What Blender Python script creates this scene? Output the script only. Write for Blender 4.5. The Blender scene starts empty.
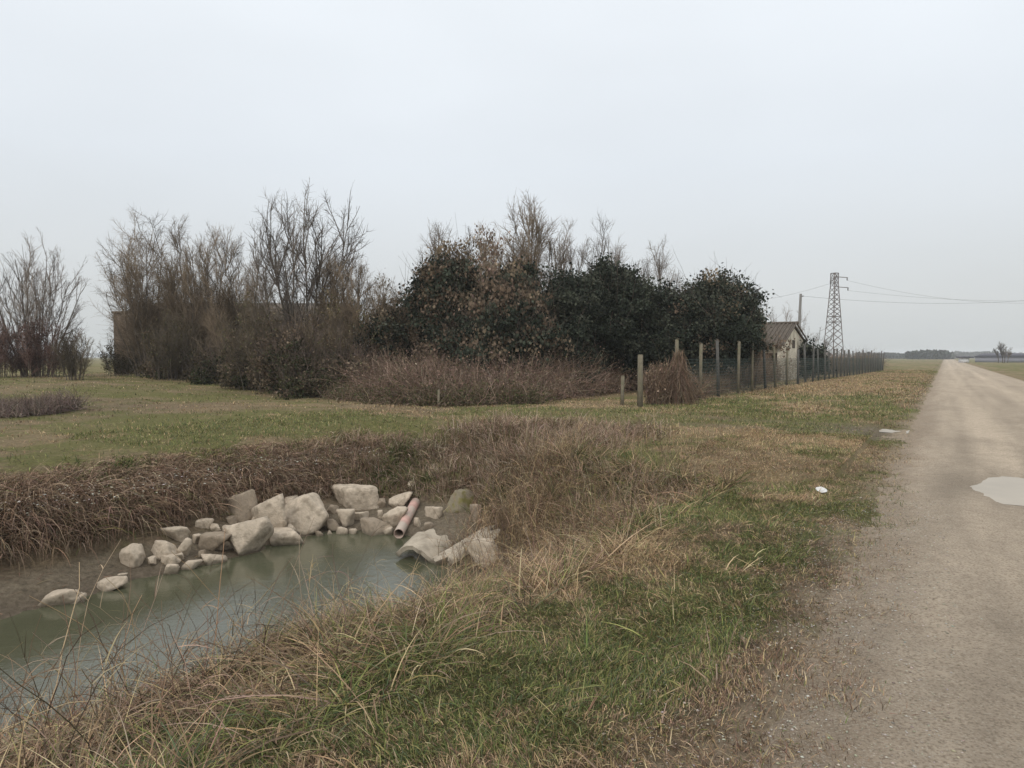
import bpy, math
import numpy as np
from math import radians, sin, cos, tan, pi, atan

# ------------------------------------------------------------------ camera, sky, sun, exposure
S = bpy.context.scene
COL = S.collection
F = 710.0; HOR = 357.0; CAMH = 1.6
PITCH = atan((384 - HOR) / F)
cam = bpy.data.cameras.new('camera'); camo = bpy.data.objects.new('camera', cam); COL.objects.link(camo)
camo.location = (0, 0, CAMH); camo.rotation_euler = (pi / 2 - PITCH, 0, 0)
cam.sensor_width = 36; cam.lens = F / 1024 * 36; cam.clip_start = 0.05; cam.clip_end = 9000
S.camera = camo
SUN_EL, SUN_AZ = radians(42), radians(205)
W = bpy.data.worlds.new("World"); S.world = W; W.use_nodes = True
nt = W.node_tree; nt.nodes.clear()
def wn(t, **k):
    n = nt.nodes.new(t)
    for a, b in k.items(): setattr(n, a, b)
    return n
sky = wn('ShaderNodeTexSky', sky_type='NISHITA', sun_disc=False)
sky.sun_elevation = SUN_EL; sky.sun_rotation = SUN_AZ; sky.air_density = 1.0; sky.dust_density = 4.0
bgs = wn('ShaderNodeBackground'); bgs.inputs[1].default_value = 0.05
nt.links.new(sky.outputs[0], bgs.inputs[0])
tc = wn('ShaderNodeTexCoord'); sep = wn('ShaderNodeSeparateXYZ'); nt.links.new(tc.outputs['Generated'], sep.inputs[0])
ramp = wn('ShaderNodeValToRGB'); nt.links.new(sep.outputs[2], ramp.inputs[0])
cr = ramp.color_ramp
cr.elements[0].position = 0.0; cr.elements[0].color = (0.50, 0.525, 0.53, 1)
cr.elements[1].position = 1.0; cr.elements[1].color = (1.05, 1.06, 1.08, 1)
for p, c in ((0.07, (0.555, 0.575, 0.58)), (0.25, (0.635, 0.675, 0.715)), (0.45, (0.725, 0.765, 0.805)), (0.7, (0.90, 0.93, 0.96))):
    e = cr.elements.new(p); e.color = (*c, 1)
noi = wn('ShaderNodeTexNoise'); noi.inputs['Scale'].default_value = 1.6; noi.inputs['Detail'].default_value = 3
mp = wn('ShaderNodeMapping'); mp.inputs['Scale'].default_value = (1, 1, 2.6); nt.links.new(tc.outputs['Generated'], mp.inputs[0]); nt.links.new(mp.outputs[0], noi.inputs['Vector'])
mr = wn('ShaderNodeMapRange'); mr.inputs[1].default_value = 0.25; mr.inputs[2].default_value = 0.75; mr.inputs[3].default_value = 0.94; mr.inputs[4].default_value = 1.06
nt.links.new(noi.outputs[0], mr.inputs[0])
vm = wn('ShaderNodeVectorMath', operation='SCALE'); nt.links.new(ramp.outputs[0], vm.inputs[0]); nt.links.new(mr.outputs[0], vm.inputs['Scale'])
bgo = wn('ShaderNodeBackground'); bgo.inputs[1].default_value = 1.08; nt.links.new(vm.outputs[0], bgo.inputs[0])
mixs = wn('ShaderNodeMixShader'); mixs.inputs[0].default_value = 0.90
nt.links.new(bgs.outputs[0], mixs.inputs[1]); nt.links.new(bgo.outputs[0], mixs.inputs[2])
wo = wn('ShaderNodeOutputWorld'); nt.links.new(mixs.outputs[0], wo.inputs[0])
sl = bpy.data.lights.new('sun', 'SUN'); sl.energy = 0.9; sl.angle = radians(28); sl.color = (1, .96, .9)
so = bpy.data.objects.new('sun', sl); COL.objects.link(so)
so.rotation_euler = (pi / 2 - SUN_EL, 0, pi - SUN_AZ)
S.view_settings.view_transform = 'Standard'; S.view_settings.look = 'None'; S.view_settings.exposure = 0.28; S.view_settings.gamma = 1
S.cycles.max_bounces = 5; S.cycles.diffuse_bounces = 2; S.cycles.glossy_bounces = 2; S.cycles.transparent_max_bounces = 6
S.cycles.volume_bounces = 1; S.cycles.use_denoising = True

RNG = np.random.default_rng(7)
# ------------------------------------------------------------------ noise and terrain
def vn(x, y, seed=0):
    xi = np.floor(x).astype(np.int64); yi = np.floor(y).astype(np.int64); fx = x - xi; fy = y - yi
    fx = fx * fx * (3 - 2 * fx); fy = fy * fy * (3 - 2 * fy)
    def H(a, b):
        h = (a * 374761393 + b * 668265263 + seed * 974634777) & 0xffffffff
        h = ((h ^ (h >> 13)) * 1274126177) & 0xffffffff
        h = ((h ^ (h >> 16)) * 2246822519) & 0xffffffff
        return ((h ^ (h >> 13)) & 0xffffff) / 16777215.0
    return (H(xi, yi) * (1 - fx) + H(xi + 1, yi) * fx) * (1 - fy) + (H(xi, yi + 1) * (1 - fx) + H(xi + 1, yi + 1) * fx) * fy
def fbm(x, y, seed=0, o=4):
    s = 0; a = 0.5; t = 0
    for k in range(o):
        s = s + a * vn(x * 2 ** k + 17.3 * k, y * 2 ** k - 9.1 * k, seed + k); t += a; a *= 0.5
    return s / t
def ss(a, b, x):
    t = np.clip((x - a) / (b - a), 0, 1); return t * t * (3 - 2 * t)
ANG = atan((945 - 512) / F * cos(PITCH))
DU = np.array([sin(ANG), cos(ANG)]); DV = np.array([-cos(ANG), sin(ANG)])   # along the road / to its left
def uv(x, y): return x * DU[0] + y * DU[1], x * DV[0] + y * DV[1]
def xy(u, v): return u * DU[0] + v * DV[0], u * DU[1] + v * DV[1]
WATER = -1.30
VP = np.array([-1e4, -4.9, -4.5, .45, .7, 2.2, 2.9, 3.5, 4.6, 4.95, 5.6, 8.1, 8.6, 9.3, 9.8, 10.2, 10.8, 11.5, 13, 1e4])
ZP = np.array([0, 0, -.09, -.09, 0, -.06, -.3, -.66, -1.18, -1.33, -1.65, -1.65, -1.33, -1.14, -1.0, -.52, -.06, .05, .06, .06])
UP = np.array([-1e4, 7.2, 8.5, 9.0, 10.1, 10.6, 11.3, 12.4, 13.5, 1e4])
ZU = np.array([-1.65, -1.65, -1.33, -1.2, -1.06, -.7, -.3, .02, .08, .08])
def height(x, y):
    u, v = uv(x, y)
    w = (fbm(u * .7, v * .7, 5, 3) - .5)
    zc = np.interp(v + w * .5 * ss(2.4, 4, v) - .75 * ss(7.0, 3.6, u) * ss(2.0, 4.2, v) * ss(8.2, 6.3, v), VP, ZP)
    sh = np.where(v < 7.4, (7.4 - v) * .45, (v - 8) * .25 * (v > 8))
    ze = np.interp(u + sh + w * .8, UP, ZU)
    inc = (v > 1.2)
    z = np.where(inc, np.maximum(zc, np.minimum(ze, .08)), zc)
    z = np.where(inc & (ze > zc), np.minimum(z, np.where((v > 2.2) & (v < 12), ze, 1e3)), z)
    off = ss(.5, .9, v) + ss(-4.6, -5, v)
    slope = ss(-.1, -.5, z)
    rough = (fbm(x * 1.3, y * 1.3, 11, 4) - .5) * (.05 + .16 * slope) * np.clip(off, 0, 1)
    mic = (fbm(x * 7, y * 7, 12, 3) - .5) * (.03 + .05 * slope)
    # wheel ruts of the field track
    rut = np.exp(-((u - 15.7 - .12 * w) / .22) ** 2) + np.exp(-((u - 17.5) / .22) ** 2)
    rut = rut * ss(.3, 1.5, v) * .05
    hole = np.exp(-(((u - 16.6) / .35) ** 2 + ((v - 1.0) / .75) ** 2)) * .09
    z = z + .42 * ss(20, 40, v) * ss(60, 25, np.abs(u - 15))
    return z + rough * (1 - .6 * ss(9, 30, np.hypot(x, y)) * (slope < .1)) + mic - rut - hole
def ray(px, py):
    dx = (px - 512) / F; up = -(py - 384) / F
    return np.array([dx, cos(PITCH) + up * sin(PITCH), -sin(PITCH) + up * cos(PITCH)])
def hit(px, py):
    d = ray(px, py); t = np.concatenate([np.arange(1.5, 30, .01), np.geomspace(30, 1500, 3000)])
    P = np.array([0, 0, CAMH]) + t[:, None] * d
    b = P[:, 2] <= np.maximum(height(P[:, 0], P[:, 1]), -5)
    k = np.argmax(b) if b.any() else len(t) - 1
    return P[k]
def at(px, D, z=0.0): return np.array([(px - 512) / F * D * 1.0, D, z])
def gz(x, y): return float(height(np.array([x]), np.array([y]))[0])
def pz(py, D): return CAMH + (HOR - py) * D / F

# ------------------------------------------------------------------ mesh helpers
def build(name, V, Fc, m, parent=None, col=None, smooth=False, mats=None, midx=None):
    """V (N,3), Fc (M,k) array or list of arrays with the same or different k"""
    me = bpy.data.meshes.new(name)
    Fl = Fc if isinstance(Fc, list) else [Fc]
    Fl = [np.asarray(f, dtype=np.int32) for f in Fl if len(f)]
    V = np.asarray(V, dtype=np.float32)
    nl = sum(f.size for f in Fl); npg = sum(len(f) for f in Fl)
    me.vertices.add(len(V)); me.vertices.foreach_set('co', V.ravel())
    me.loops.add(nl); me.loops.foreach_set('vertex_index', np.concatenate([f.ravel() for f in Fl]))
    me.polygons.add(npg)
    tot = np.concatenate([np.full(len(f), f.shape[1], dtype=np.int32) for f in Fl])
    st = np.concatenate([[0], np.cumsum(tot)[:-1]]).astype(np.int32)
    me.polygons.foreach_set('loop_start', st)
    if smooth: me.polygons.foreach_set('use_smooth', np.ones(npg, dtype=bool))
    if col is not None:
        a = me.color_attributes.new('tint', 'FLOAT_COLOR', 'POINT')
        a.data.foreach_set('color', np.concatenate([np.asarray(col, dtype=np.float32), np.ones((len(col), 1), dtype=np.float32)], 1).ravel())
    me.update(calc_edges=True)
    for q in (m if isinstance(m, (list, tuple)) else [m]): me.materials.append(q)
    if midx is not None: me.polygons.foreach_set('material_index', np.asarray(midx, dtype=np.int32))
    o = bpy.data.objects.new(name, me); COL.objects.link(o)
    if parent is not None: o.parent = parent
    return o
class MB:
    def __init__(s): s.V = []; s.F = {}; s.C = []; s.n = 0
    def add(s, V, Fc, c=None):
        V = np.asarray(V, float); Fc = np.asarray(Fc)
        s.V.append(V); s.F.setdefault(Fc.shape[1], []).append(Fc + s.n); s.n += len(V)
        if c is not None: s.C.append(np.broadcast_to(np.asarray(c, float), (len(V), 3)))
        return s
    def box(s, c, size, rz=0.0, tilt=(0, 0), c_=None, taper=1.0):
        x, y, z = [a / 2 for a in size]
        q = np.array([[-x, -y, -z], [x, -y, -z], [x, y, -z], [-x, y, -z], [-x * taper, -y * taper, z], [x * taper, -y * taper, z], [x * taper, y * taper, z], [-x * taper, y * taper, z]])
        q[:, 0] += (q[:, 2] + z) * tilt[0]; q[:, 1] += (q[:, 2] + z) * tilt[1]
        R = np.array([[cos(rz), -sin(rz), 0], [sin(rz), cos(rz), 0], [0, 0, 1]])
        return s.add(q @ R.T + np.asarray(c), [[0, 3, 2, 1], [4, 5, 6, 7], [0, 1, 5, 4], [1, 2, 6, 5], [2, 3, 7, 6], [3, 0, 4, 7]], c_)
    def bar(s, a, b, r, sides=4, r2=None, c_=None):
        P = np.array([[a, b]], float); R = np.array([[r, r if r2 is None else r2]])
        V, Q = tubes(P, R, sides); s.add(V, Q, c_)
        n = sides
        s.add(V[:n], [list(range(n))[::-1]], c_); s.add(V[n:2 * n], [list(range(n))], c_)
        return s
    def build(s, name, m, parent=None, smooth=False):
        return build(name, np.concatenate(s.V), [np.concatenate(f) for f in s.F.values()], m, parent, np.concatenate(s.C) if s.C else None, smooth)
def norm(a): return a / np.maximum(np.linalg.norm(a, axis=-1, keepdims=True), 1e-9)
def tubes(P, R, sides=3):
    """P (M,K,3) polylines, R (M,K)"""
    M, K, _ = P.shape
    T = np.empty_like(P); T[:, 1:-1] = P[:, 2:] - P[:, :-2]; T[:, 0] = P[:, 1] - P[:, 0]; T[:, -1] = P[:, -1] - P[:, -2]
    T = norm(T)
    ax = np.where(np.abs(T[:, :1, 2:3]) > .8, np.array([1., 0.13, 0]), np.array([0.1, 0, 1.]))
    N1 = norm(np.cross(T, ax)); N2 = np.cross(T, N1)
    a = np.arange(sides) * 2 * pi / sides
    V = P[:, :, None, :] + R[:, :, None, None] * (np.cos(a)[None, None, :, None] * N1[:, :, None, :] + np.sin(a)[None, None, :, None] * N2[:, :, None, :])
    base = (np.arange(M) * K * sides)[:, None, None] + (np.arange(K - 1) * sides)[None, :, None]
    i = np.arange(sides)[None, None, :]; j = (i + 1) % sides
    Q = np.stack([base + i, base + j, base + j + sides, base + i + sides], -1).reshape(-1, 4)
    return V.reshape(-1, 3), Q
def blades(root, L, wd, az, lean, bend, col, segs=3, roll=None, tipc=1.15):
    """flat tapering grass blades"""
    n = len(root); t = np.linspace(0, 1, segs + 1)
    th = lean[:, None] + bend[:, None] * t[None, :]
    d = np.stack([np.sin(th) * np.cos(az)[:, None], np.sin(th) * np.sin(az)[:, None], np.cos(th)], -1)
    st = d[:, :-1] * (L / segs)[:, None, None]
    P = np.concatenate([np.zeros((n, 1, 3)), np.cumsum(st, 1)], 1) + root[:, None, :]
    if roll is None: roll = RNG.uniform(-.9, .9, n)
    sd = np.stack([-np.sin(az) * np.cos(roll), np.cos(az) * np.cos(roll), np.sin(roll)], -1)
    w = wd[:, None] * (1 - .88 * t[None, :] ** 1.6) * .5
    V = np.stack([P - sd[:, None, :] * w[..., None], P + sd[:, None, :] * w[..., None]], 2)
    k = segs + 1
    b = (np.arange(n) * k * 2)[:, None] + (np.arange(segs) * 2)[None, :]
    Q = np.stack([b, b + 1, b + 3, b + 2], -1).reshape(-1, 4)
    C = np.repeat(np.repeat(col[:, None, :], k, 1) * (1 + (tipc - 1) * t)[None, :, None], 2, axis=1).reshape(-1, 3)
    return V.reshape(-1, 3), Q, C
def leaves(P, size, col, nrm=None, droop=None, aspect=.55):
    n = len(P)
    a = norm(RNG.normal(size=(n, 3))) if droop is None else norm(RNG.normal(size=(n, 3)) * .5 + np.array([0, 0, -1]) * droop)
    b = norm(np.cross(a, norm(RNG.normal(size=(n, 3)))))
    s = size[:, None]
    V = np.stack([P, P + a * s * .5 + b * s * aspect * .5, P + a * s, P + a * s * .5 - b * s * aspect * .5], 1)
    return V.reshape(-1, 3), np.arange(n * 4).reshape(-1, 4), np.repeat(col, 4, axis=0)
def tag(o, label=None, cat=None, group=None, kind=None):
    if label: o['label'] = label
    if cat: o['category'] = cat
    if group: o['group'] = group
    if kind: o['kind'] = kind
    return o
def empty(name, loc=(0, 0, 0)):
    o = bpy.data.objects.new(name, None); o.empty_display_size = .2; COL.objects.link(o); o.location = loc; return o
def thing(name, label, cat, loc=(0, 0, 0), group=None): return tag(empty(name, loc), label, cat, group)

# ------------------------------------------------------------------ materials
def mat(name, base=(.2, .2, .2), rough=.85, tint=False, var=None, scale=8, bump=0, bscale=30, spec=.3, metal=0, stretch=None, extra=None, transl=0):
    m = bpy.data.materials.new(name); m.use_nodes = True; n = m.node_tree; N = n.nodes; L = n.links
    b = N['Principled BSDF']; b.inputs['Roughness'].default_value = rough; b.inputs['Specular IOR Level'].default_value = spec; b.inputs['Metallic'].default_value = metal
    tcn = N.new('ShaderNodeTexCoord'); vec = tcn.outputs['Object']
    if stretch:
        mpn = N.new('ShaderNodeMapping'); mpn.inputs['Rotation'].default_value = stretch[0]; mpn.inputs['Scale'].default_value = stretch[1]; L.new(vec, mpn.inputs[0]); vec = mpn.outputs[0]
    if tint:
        at_ = N.new('ShaderNodeAttribute'); at_.attribute_name = 'tint'; src = at_.outputs['Color']
    else:
        rg = N.new('ShaderNodeRGB'); rg.outputs[0].default_value = (*base, 1); src = rg.outputs[0]
    if var is not None:
        no = N.new('ShaderNodeTexNoise'); no.inputs['Scale'].default_value = scale; no.inputs['Detail'].default_value = 8; no.inputs['Roughness'].default_value = .65; L.new(vec, no.inputs['Vector'])
        r = N.new('ShaderNodeMapRange'); r.inputs[1].default_value = .3; r.inputs[2].default_value = .7; r.inputs[3].default_value = 1 - var; r.inputs[4].default_value = 1 + var; L.new(no.outputs[0], r.inputs[0])
        v = N.new('ShaderNodeVectorMath'); v.operation = 'SCALE'; L.new(src, v.inputs[0]); L.new(r.outputs[0], v.inputs['Scale']); src = v.outputs[0]
    if extra: src = extra(N, L, src, vec)
    L.new(src, b.inputs['Base Color'])
    if bump:
        nb = N.new('ShaderNodeTexNoise'); nb.inputs['Scale'].default_value = bscale; nb.inputs['Detail'].default_value = 6; nb.inputs['Roughness'].default_value = .7; L.new(vec, nb.inputs['Vector'])
        bm = N.new('ShaderNodeBump'); bm.inputs['Strength'].default_value = 1; bm.inputs['Distance'].default_value = bump; L.new(nb.outputs[0], bm.inputs['Height']); L.new(bm.outputs[0], b.inputs['Normal'])
    if transl:
        t = N.new('ShaderNodeBsdfTranslucent'); L.new(src, t.inputs[0]); mx = N.new('ShaderNodeMixShader'); mx.inputs[0].default_value = transl
        L.new(b.outputs[0], mx.inputs[1]); L.new(t.outputs[0], mx.inputs[2]); L.new(mx.outputs[0], N['Material Output'].inputs[0])
    return m
def speck(col, scale, lo, hi, fac=1.0):
    def f(N, L, src, vec):
        no = N.new('ShaderNodeTexNoise'); no.inputs['Scale'].default_value = scale; no.inputs['Detail'].default_value = 5; L.new(vec, no.inputs['Vector'])
        r = N.new('ShaderNodeMapRange'); r.inputs[1].default_value = lo; r.inputs[2].default_value = hi; r.inputs[4].default_value = fac; L.new(no.outputs[0], r.inputs[0])
        m = N.new('ShaderNodeMix'); m.data_type = 'RGBA'; L.new(r.outputs[0], m.inputs[0]); L.new(src, m.inputs[6]); m.inputs[7].default_value = (*col, 1); return m.outputs[2]
    return f
def chain(*fs):
    def g(N, L, src, vec):
        for f in fs: src = f(N, L, src, vec)
        return src
    return g
M_ground = mat('ground', tint=True, var=.4, scale=14, bump=.05, bscale=30, rough=.95, spec=.1, extra=speck((.10, .085, .055), 45, .5, .75, .6))
M_blade = mat('grass_blade', tint=True, rough=.8, spec=.04, transl=.15)
M_leaf = mat('leaf', tint=True, rough=.8, spec=.05, transl=.08)
M_twig = mat('twig', tint=True, rough=.95, spec=.03)
M_bark = mat('bark', (.13, .11, .09), var=.35, scale=9, bump=.02, bscale=20, rough=.95, spec=.1)

# ------------------------------------------------------------------ ground zones
GREEN = np.array([.135, .15, .045]); DKGREEN = np.array([.055, .078, .030]); OLIVE = np.array([.21, .20, .065]); STRAW = np.array([.33, .25, .14]); DEAD = np.array([.195, .145, .10]); MUD = np.array([.19, .155, .11]); WET = np.array([.15, .12, .087])
def hitxy(px, py):
    p = hit(px, py); return p[0], p[1]
PATCH = []   # (x,y,radius along u, radius along v, green change, brown change)
for px, py, ru, rv, dg, db in ((640, 655, 1.4, .9, .35, 0), (830, 540, 1.1, .8, .35, .1), (600, 470, 1.2, .8, .6, 0), (530, 590, .8, .6, -.4, 0), (650, 560, .7, .8, -.55, -.4), (430, 730, 1.0, .45, .1, 0),
                               (700, 480, 2.2, 1.6, -.35, .1), (780, 460, 1.6, 2.0, -.3, .2), (680, 520, 1.0, 1.0, .2, 0), (560, 640, .5, .5, -.3, 0), (560, 690, .7, .4, .3, 0), (880, 400, 9, 1.2, .45, 0),
                               (760, 390, 7, 3.0, -.4, -.3), (850, 385, 10, 2.0, -.45, -.2), (230, 408, 3, 5, -.4, -.2), (100, 430, 3, 3, .35, -.2), (350, 425, 2, 4, .4, 0), (20, 410, 4, 4, -.2, .5), (660, 610, .6, .5, .3, 0), (560, 395, 4, 4, -.3, -.3)):
    X, Y = hitxy(px, py); PATCH.append((*uv(X, Y), ru, rv, dg, db))
def zone(x, y):
    """greenness g, brownness b, mud m of the ground cover"""
    u, v = uv(x, y); z = height(x, y)
    n1 = fbm(x * .45, y * .45, 31, 4); n2 = fbm(x * 1.7, y * 1.7, 41, 4); n3 = fbm(x * .12, y * .12, 51, 3)
    g = .42 + (n1 - .5) * 1.8 + (n2 - .5) * 1.5 + (n3 - .5) * 1.0 + (fbm(x * 5, y * 5, 45, 3) - .5) * 1.5 * ss(25, 8, np.hypot(x, y))
    b = .45 + (n2 - .5) * .8
    slope = ss(-.12, -.35, z) * (v > 1.5)
    g = g + .20 * ((v > .95) & (v < 3.2) & (u < 8.5)) - .25 * ((u > 10) & (u < 15.2) & (v > 1) & (v < 9.5))
    g = g + ss(11.2, 12.0, v) * ss(15.6, 13.6, v) * .4 * (u < 14)
    for pu, pv, ru, rv, dg, db in PATCH:
        w = np.exp(-((u - pu) / ru) ** 2 - ((v - pv) / rv) ** 2); g = g + dg * w; b = b + db * w
    g = g + .22 * ss(12, 14, v) + .42 * ss(14.6, 15.4, u) * ss(20.5, 18.5, u) * ss(13, 11, v) * (v > .6) + .22 * ((u > 7) & (u < 15) & (v < 5.5)); b = b - .3 * ((u > 7) & (u < 15.5) & (v < 5.5)) - .2 * (u > 19)
    g = g - .15 * slope * (v > 8) - .1 * slope; b = b + .35 * slope
    g = g + .25 * ss(-6.2, -7.5, v) + .1 * (u > 60)
    g = g - .5 * ss(1.15, .7, v) * (v > -4.6) * ss(8, 6, u) - .4 * ss(-6.4, -5, v) * (v < -4.3) ; b = b + .3 * ss(1.4, .8, v) * (v > -4.5)
    rut = np.maximum(np.exp(-((u - 15.7) / .35) ** 2), np.exp(-((u - 17.5) / .35) ** 2)) * ss(12, 1, v) * (v > .2)
    m = rut * .55 + np.exp(-(((u - 16.6) / .7) ** 2 + ((v - 1.1) / 1.3) ** 2)) * 1.2 + ss(-1.0, -1.1, z) + ss(1.05, .45, v + (n2 - .5) * 1.1) * (v > -4.5) * .66
    return np.clip(g, 0, .95), np.clip(b, 0, 1), np.clip(m, 0, 1)
def ground_color(x, y):
    g, b, m = zone(x, y); g, b, m = g[:, None], b[:, None], m[:, None]
    z = height(x, y)[:, None]
    dry = STRAW * (1 - b) + DEAD * b
    c = dry * (1 - .8 * ss(.1, .95, g)) + (OLIVE * .45 + GREEN * .55) * .8 * ss(.1, .95, g)
    mudc = MUD * (1 - ss(-1.12, -1.28, z)) + WET * ss(-1.12, -1.28, z)
    u, v = uv(x, y)
    rw = (ss(1.2, .6, v) * (v > -4.6))[:, None]; rd = np.array([.37, .295, .21])
    mudc = mudc * (1 - rw) + rd * rw
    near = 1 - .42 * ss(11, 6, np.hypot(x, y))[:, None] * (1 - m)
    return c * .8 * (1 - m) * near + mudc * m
def grad_axis(segs):
    out = [segs[0][0]]
    for a, b, d0, d1 in segs:
        x = a; 
        while x < b - 1e-6:
            f = (x - a) / (b - a); x += d0 + (d1 - d0) * f; out.append(min(x, b))
    return np.array(out)
def grow_axis(x0, x1, d0, k):
    out = []; x = x0; d = d0; sg = 1 if x1 > x0 else -1
    while (x1 - x) * sg > 0: d *= k; x += sg * d; out.append(min(x, x1) if sg > 0 else max(x, x1))
    return np.array(out)
FAR = 2600
us = np.concatenate([grow_axis(-1.5, -60, .1, 1.25)[::-1], np.arange(-1.5, 18.5, .085), grow_axis(18.5, FAR, .085, 1.035)])
vs = np.concatenate([grow_axis(-5.4, -FAR, .1, 1.12)[::-1], np.arange(-5.4, 14.5, .09), grow_axis(14.5, FAR, .09, 1.06)])
U, Vv = np.meshgrid(us, vs, indexing='ij'); X, Y = xy(U.ravel(), Vv.ravel()); Z = height(X, Y)
nu, nv = len(us), len(vs)
i = np.arange(nu - 1)[:, None] * nv + np.arange(nv - 1)[None, :]
Q = np.stack([i, i + nv, i + nv + 1, i + 1], -1).reshape(-1, 4)[:, ::-1]
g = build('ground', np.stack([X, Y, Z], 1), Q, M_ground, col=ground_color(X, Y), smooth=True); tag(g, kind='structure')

# ------------------------------------------------------------------ road
def road_extra(N, L, src, vec):
    # pale gravel specks and damp tracks
    vo = N.new('ShaderNodeTexVoronoi'); vo.inputs['Scale'].default_value = 55; L.new(vec, vo.inputs['Vector'])
    r = N.new('ShaderNodeMapRange'); r.inputs[1].default_value = .14; r.inputs[2].default_value = .06; L.new(vo.outputs['Distance'], r.inputs[0])
    sx = N.new('ShaderNodeSeparateColor'); L.new(vo.outputs['Color'], sx.inputs[0])
    gt = N.new('ShaderNodeMath'); gt.operation = 'GREATER_THAN'; gt.inputs[1].default_value = .8; L.new(sx.outputs[0], gt.inputs[0])
    mu = N.new('ShaderNodeMath'); mu.operation = 'MULTIPLY'; L.new(gt.outputs[0], mu.inputs[0]); L.new(r.outputs[0], mu.inputs[1])
    m = N.new('ShaderNodeMix'); m.data_type = 'RGBA'; L.new(mu.outputs[0], m.inputs[0]); L.new(src, m.inputs[6]); m.inputs[7].default_value = (.42, .38, .32, 1)
    return m.outputs[2]
M_road = mat('dirt_road', tint=True, var=.14, scale=9, rough=.92, spec=.1, bump=.03, bscale=45, extra=chain(speck((.20, .155, .11), 60, .48, .64, .7), speck((.52, .46, .37), 95, .54, .68, .6), road_extra))
def road_h(u, v):
    e = ss(.15, 1.0, v + (fbm(u * 3.5, v * 3.5, 61, 4) - .5) * .9) + ss(-4.1, -5.0, v)
    crown = .01 - .02 * np.cos((v + 2) / 5.2 * 2 * pi) * .6
    r = (fbm(u * .9, v * 2.2, 62, 4) - .5) * .035 + (fbm(u * 6, v * 7, 63, 3) - .5) * .012
    tr = -.022 * (np.exp(-((v + .75) / .35) ** 2) + np.exp(-((v + 2.5) / .35) ** 2) + .6 * np.exp(-((v + 3.7) / .3) ** 2))
    ph = 0
    for pu, pv, a, b, d in HOLES: ph = ph - d * np.exp(-((u - pu) / a) ** 2 - ((v - pv) / b) ** 2) * (.1 + 1.8 * fbm(u * 2.2, v * 4.5, 64, 4))
    return crown + r + tr + ph - .1 * e
def hole(px, py, a, b, d):
    r = ray(px, py); t = -CAMH / r[2]; u, v = uv(r[0] * t, r[1] * t); return (u, v, a, b, d)
HOLES = [hole(1012, 488, .75, .42, .060), hole(950, 486, .8, .12, .012), hole(958, 441, .5, .22, .02), hole(1010, 620, .5, .13, .02), hole(925, 640, .15, .1, .012), hole(985, 440, .4, .15, .022), hole(890, 700, .3, .3, .008)]
rus = np.concatenate([np.arange(-12, 1, .25), np.arange(1, 16, .055), grow_axis(16, 1800, .055, 1.03)])
rvs = np.arange(-5.1, 1.15, .055)
U, Vv = np.meshgrid(rus, rvs, indexing='ij'); u_, v_ = U.ravel(), Vv.ravel(); X, Y = xy(u_, v_); Z = road_h(u_, v_)
nu, nv = len(rus), len(rvs); i = np.arange(nu - 1)[:, None] * nv + np.arange(nv - 1)[None, :]
Q = np.stack([i, i + nv, i + nv + 1, i + 1], -1).reshape(-1, 4)[:, ::-1]
n1 = fbm(u_ * .22 + 3, v_ * 3.2, 71, 5)[:, None]; n2 = fbm(u_ * 2.5, v_ * 3, 72, 4)[:, None]
base = np.array([.41, .335, .252]); lw = (fbm(u_ * .06, v_ * 2.6, 75, 3) - .5)[:, None]
tr = (np.exp(-((v_ + .75) / .4) ** 2) + np.exp(-((v_ + 2.5) / .4) ** 2))[:, None]
c = base * (1 + (n1 - .5) * (.3 + .5 * ss(40, 10, u_)[:, None]) + (n2 - .5) * .35 * ss(40, 8, u_)[:, None] + .20 * tr + lw * .35)
wet = np.clip(sum(np.exp(-((u_ - h[0]) / (h[2] * 1.5)) ** 2 - ((v_ - h[1]) / (h[3] * 1.6)) ** 2) * min(1, h[4] * 22) for h in HOLES), 0, 1)[:, None]
wet = np.maximum(wet, ss(.62, .75, fbm(u_ * .8, v_ * .9, 73, 4))[:, None] * .3)
edge = np.maximum(ss(.0, .6, v_ + (n2[:, 0] - .5)), ss(-4.2, -4.8, v_))[:, None]
c = c * (1 - .45 * wet); c = c * (1 - edge * .8) + np.array([.30, .235, .17]) * edge * .8
tag(build('road', np.stack([X, Y, Z], 1), Q, M_road, col=c, smooth=True), kind='structure')

# ------------------------------------------------------------------ water
def water_mat(name, base, rough, bump=0.0, bscale=3):
    m = mat(name, base, rough=rough, spec=.5 if name != 'puddle_water' else .12, var=.12, scale=1.2, bump=bump, bscale=bscale); return m
M_water = water_mat('murky_water', (.078, .080, .048), .05, .004, 5)
M_puddle = water_mat('puddle_water', (.37, .315, .24), .30, .001, 4)
def sheet(name, u0, u1, v0, v1, z, m, n=8):
    uu, vv = np.meshgrid(np.linspace(u0, u1, n), np.linspace(v0, v1, n), indexing='ij'); X, Y = xy(uu.ravel(), vv.ravel())
    i = np.arange(n - 1)[:, None] * n + np.arange(n - 1)[None, :]; Q = np.stack([i, i + 1, i + n + 1, i + n], -1).reshape(-1, 4)
    return tag(build(name, np.stack([X, Y, np.full(n * n, z)], 1), Q, m), kind='structure')
sheet('canal_water', -58, 10.2, 4.0, 9.6, WATER, M_water)
h = HOLES[0]; sheet('puddle_water', h[0] - 1.1, h[0] + 1.1, h[1] - .8, h[1] + .7, -.018, M_puddle)
p = hit(888, 432); pu, pv = uv(p[0], p[1]); sheet('puddle_water', pu - .4, pu + .4, pv - .40, pv + .55, gz(p[0], p[1]) + .028, M_puddle)

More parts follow.
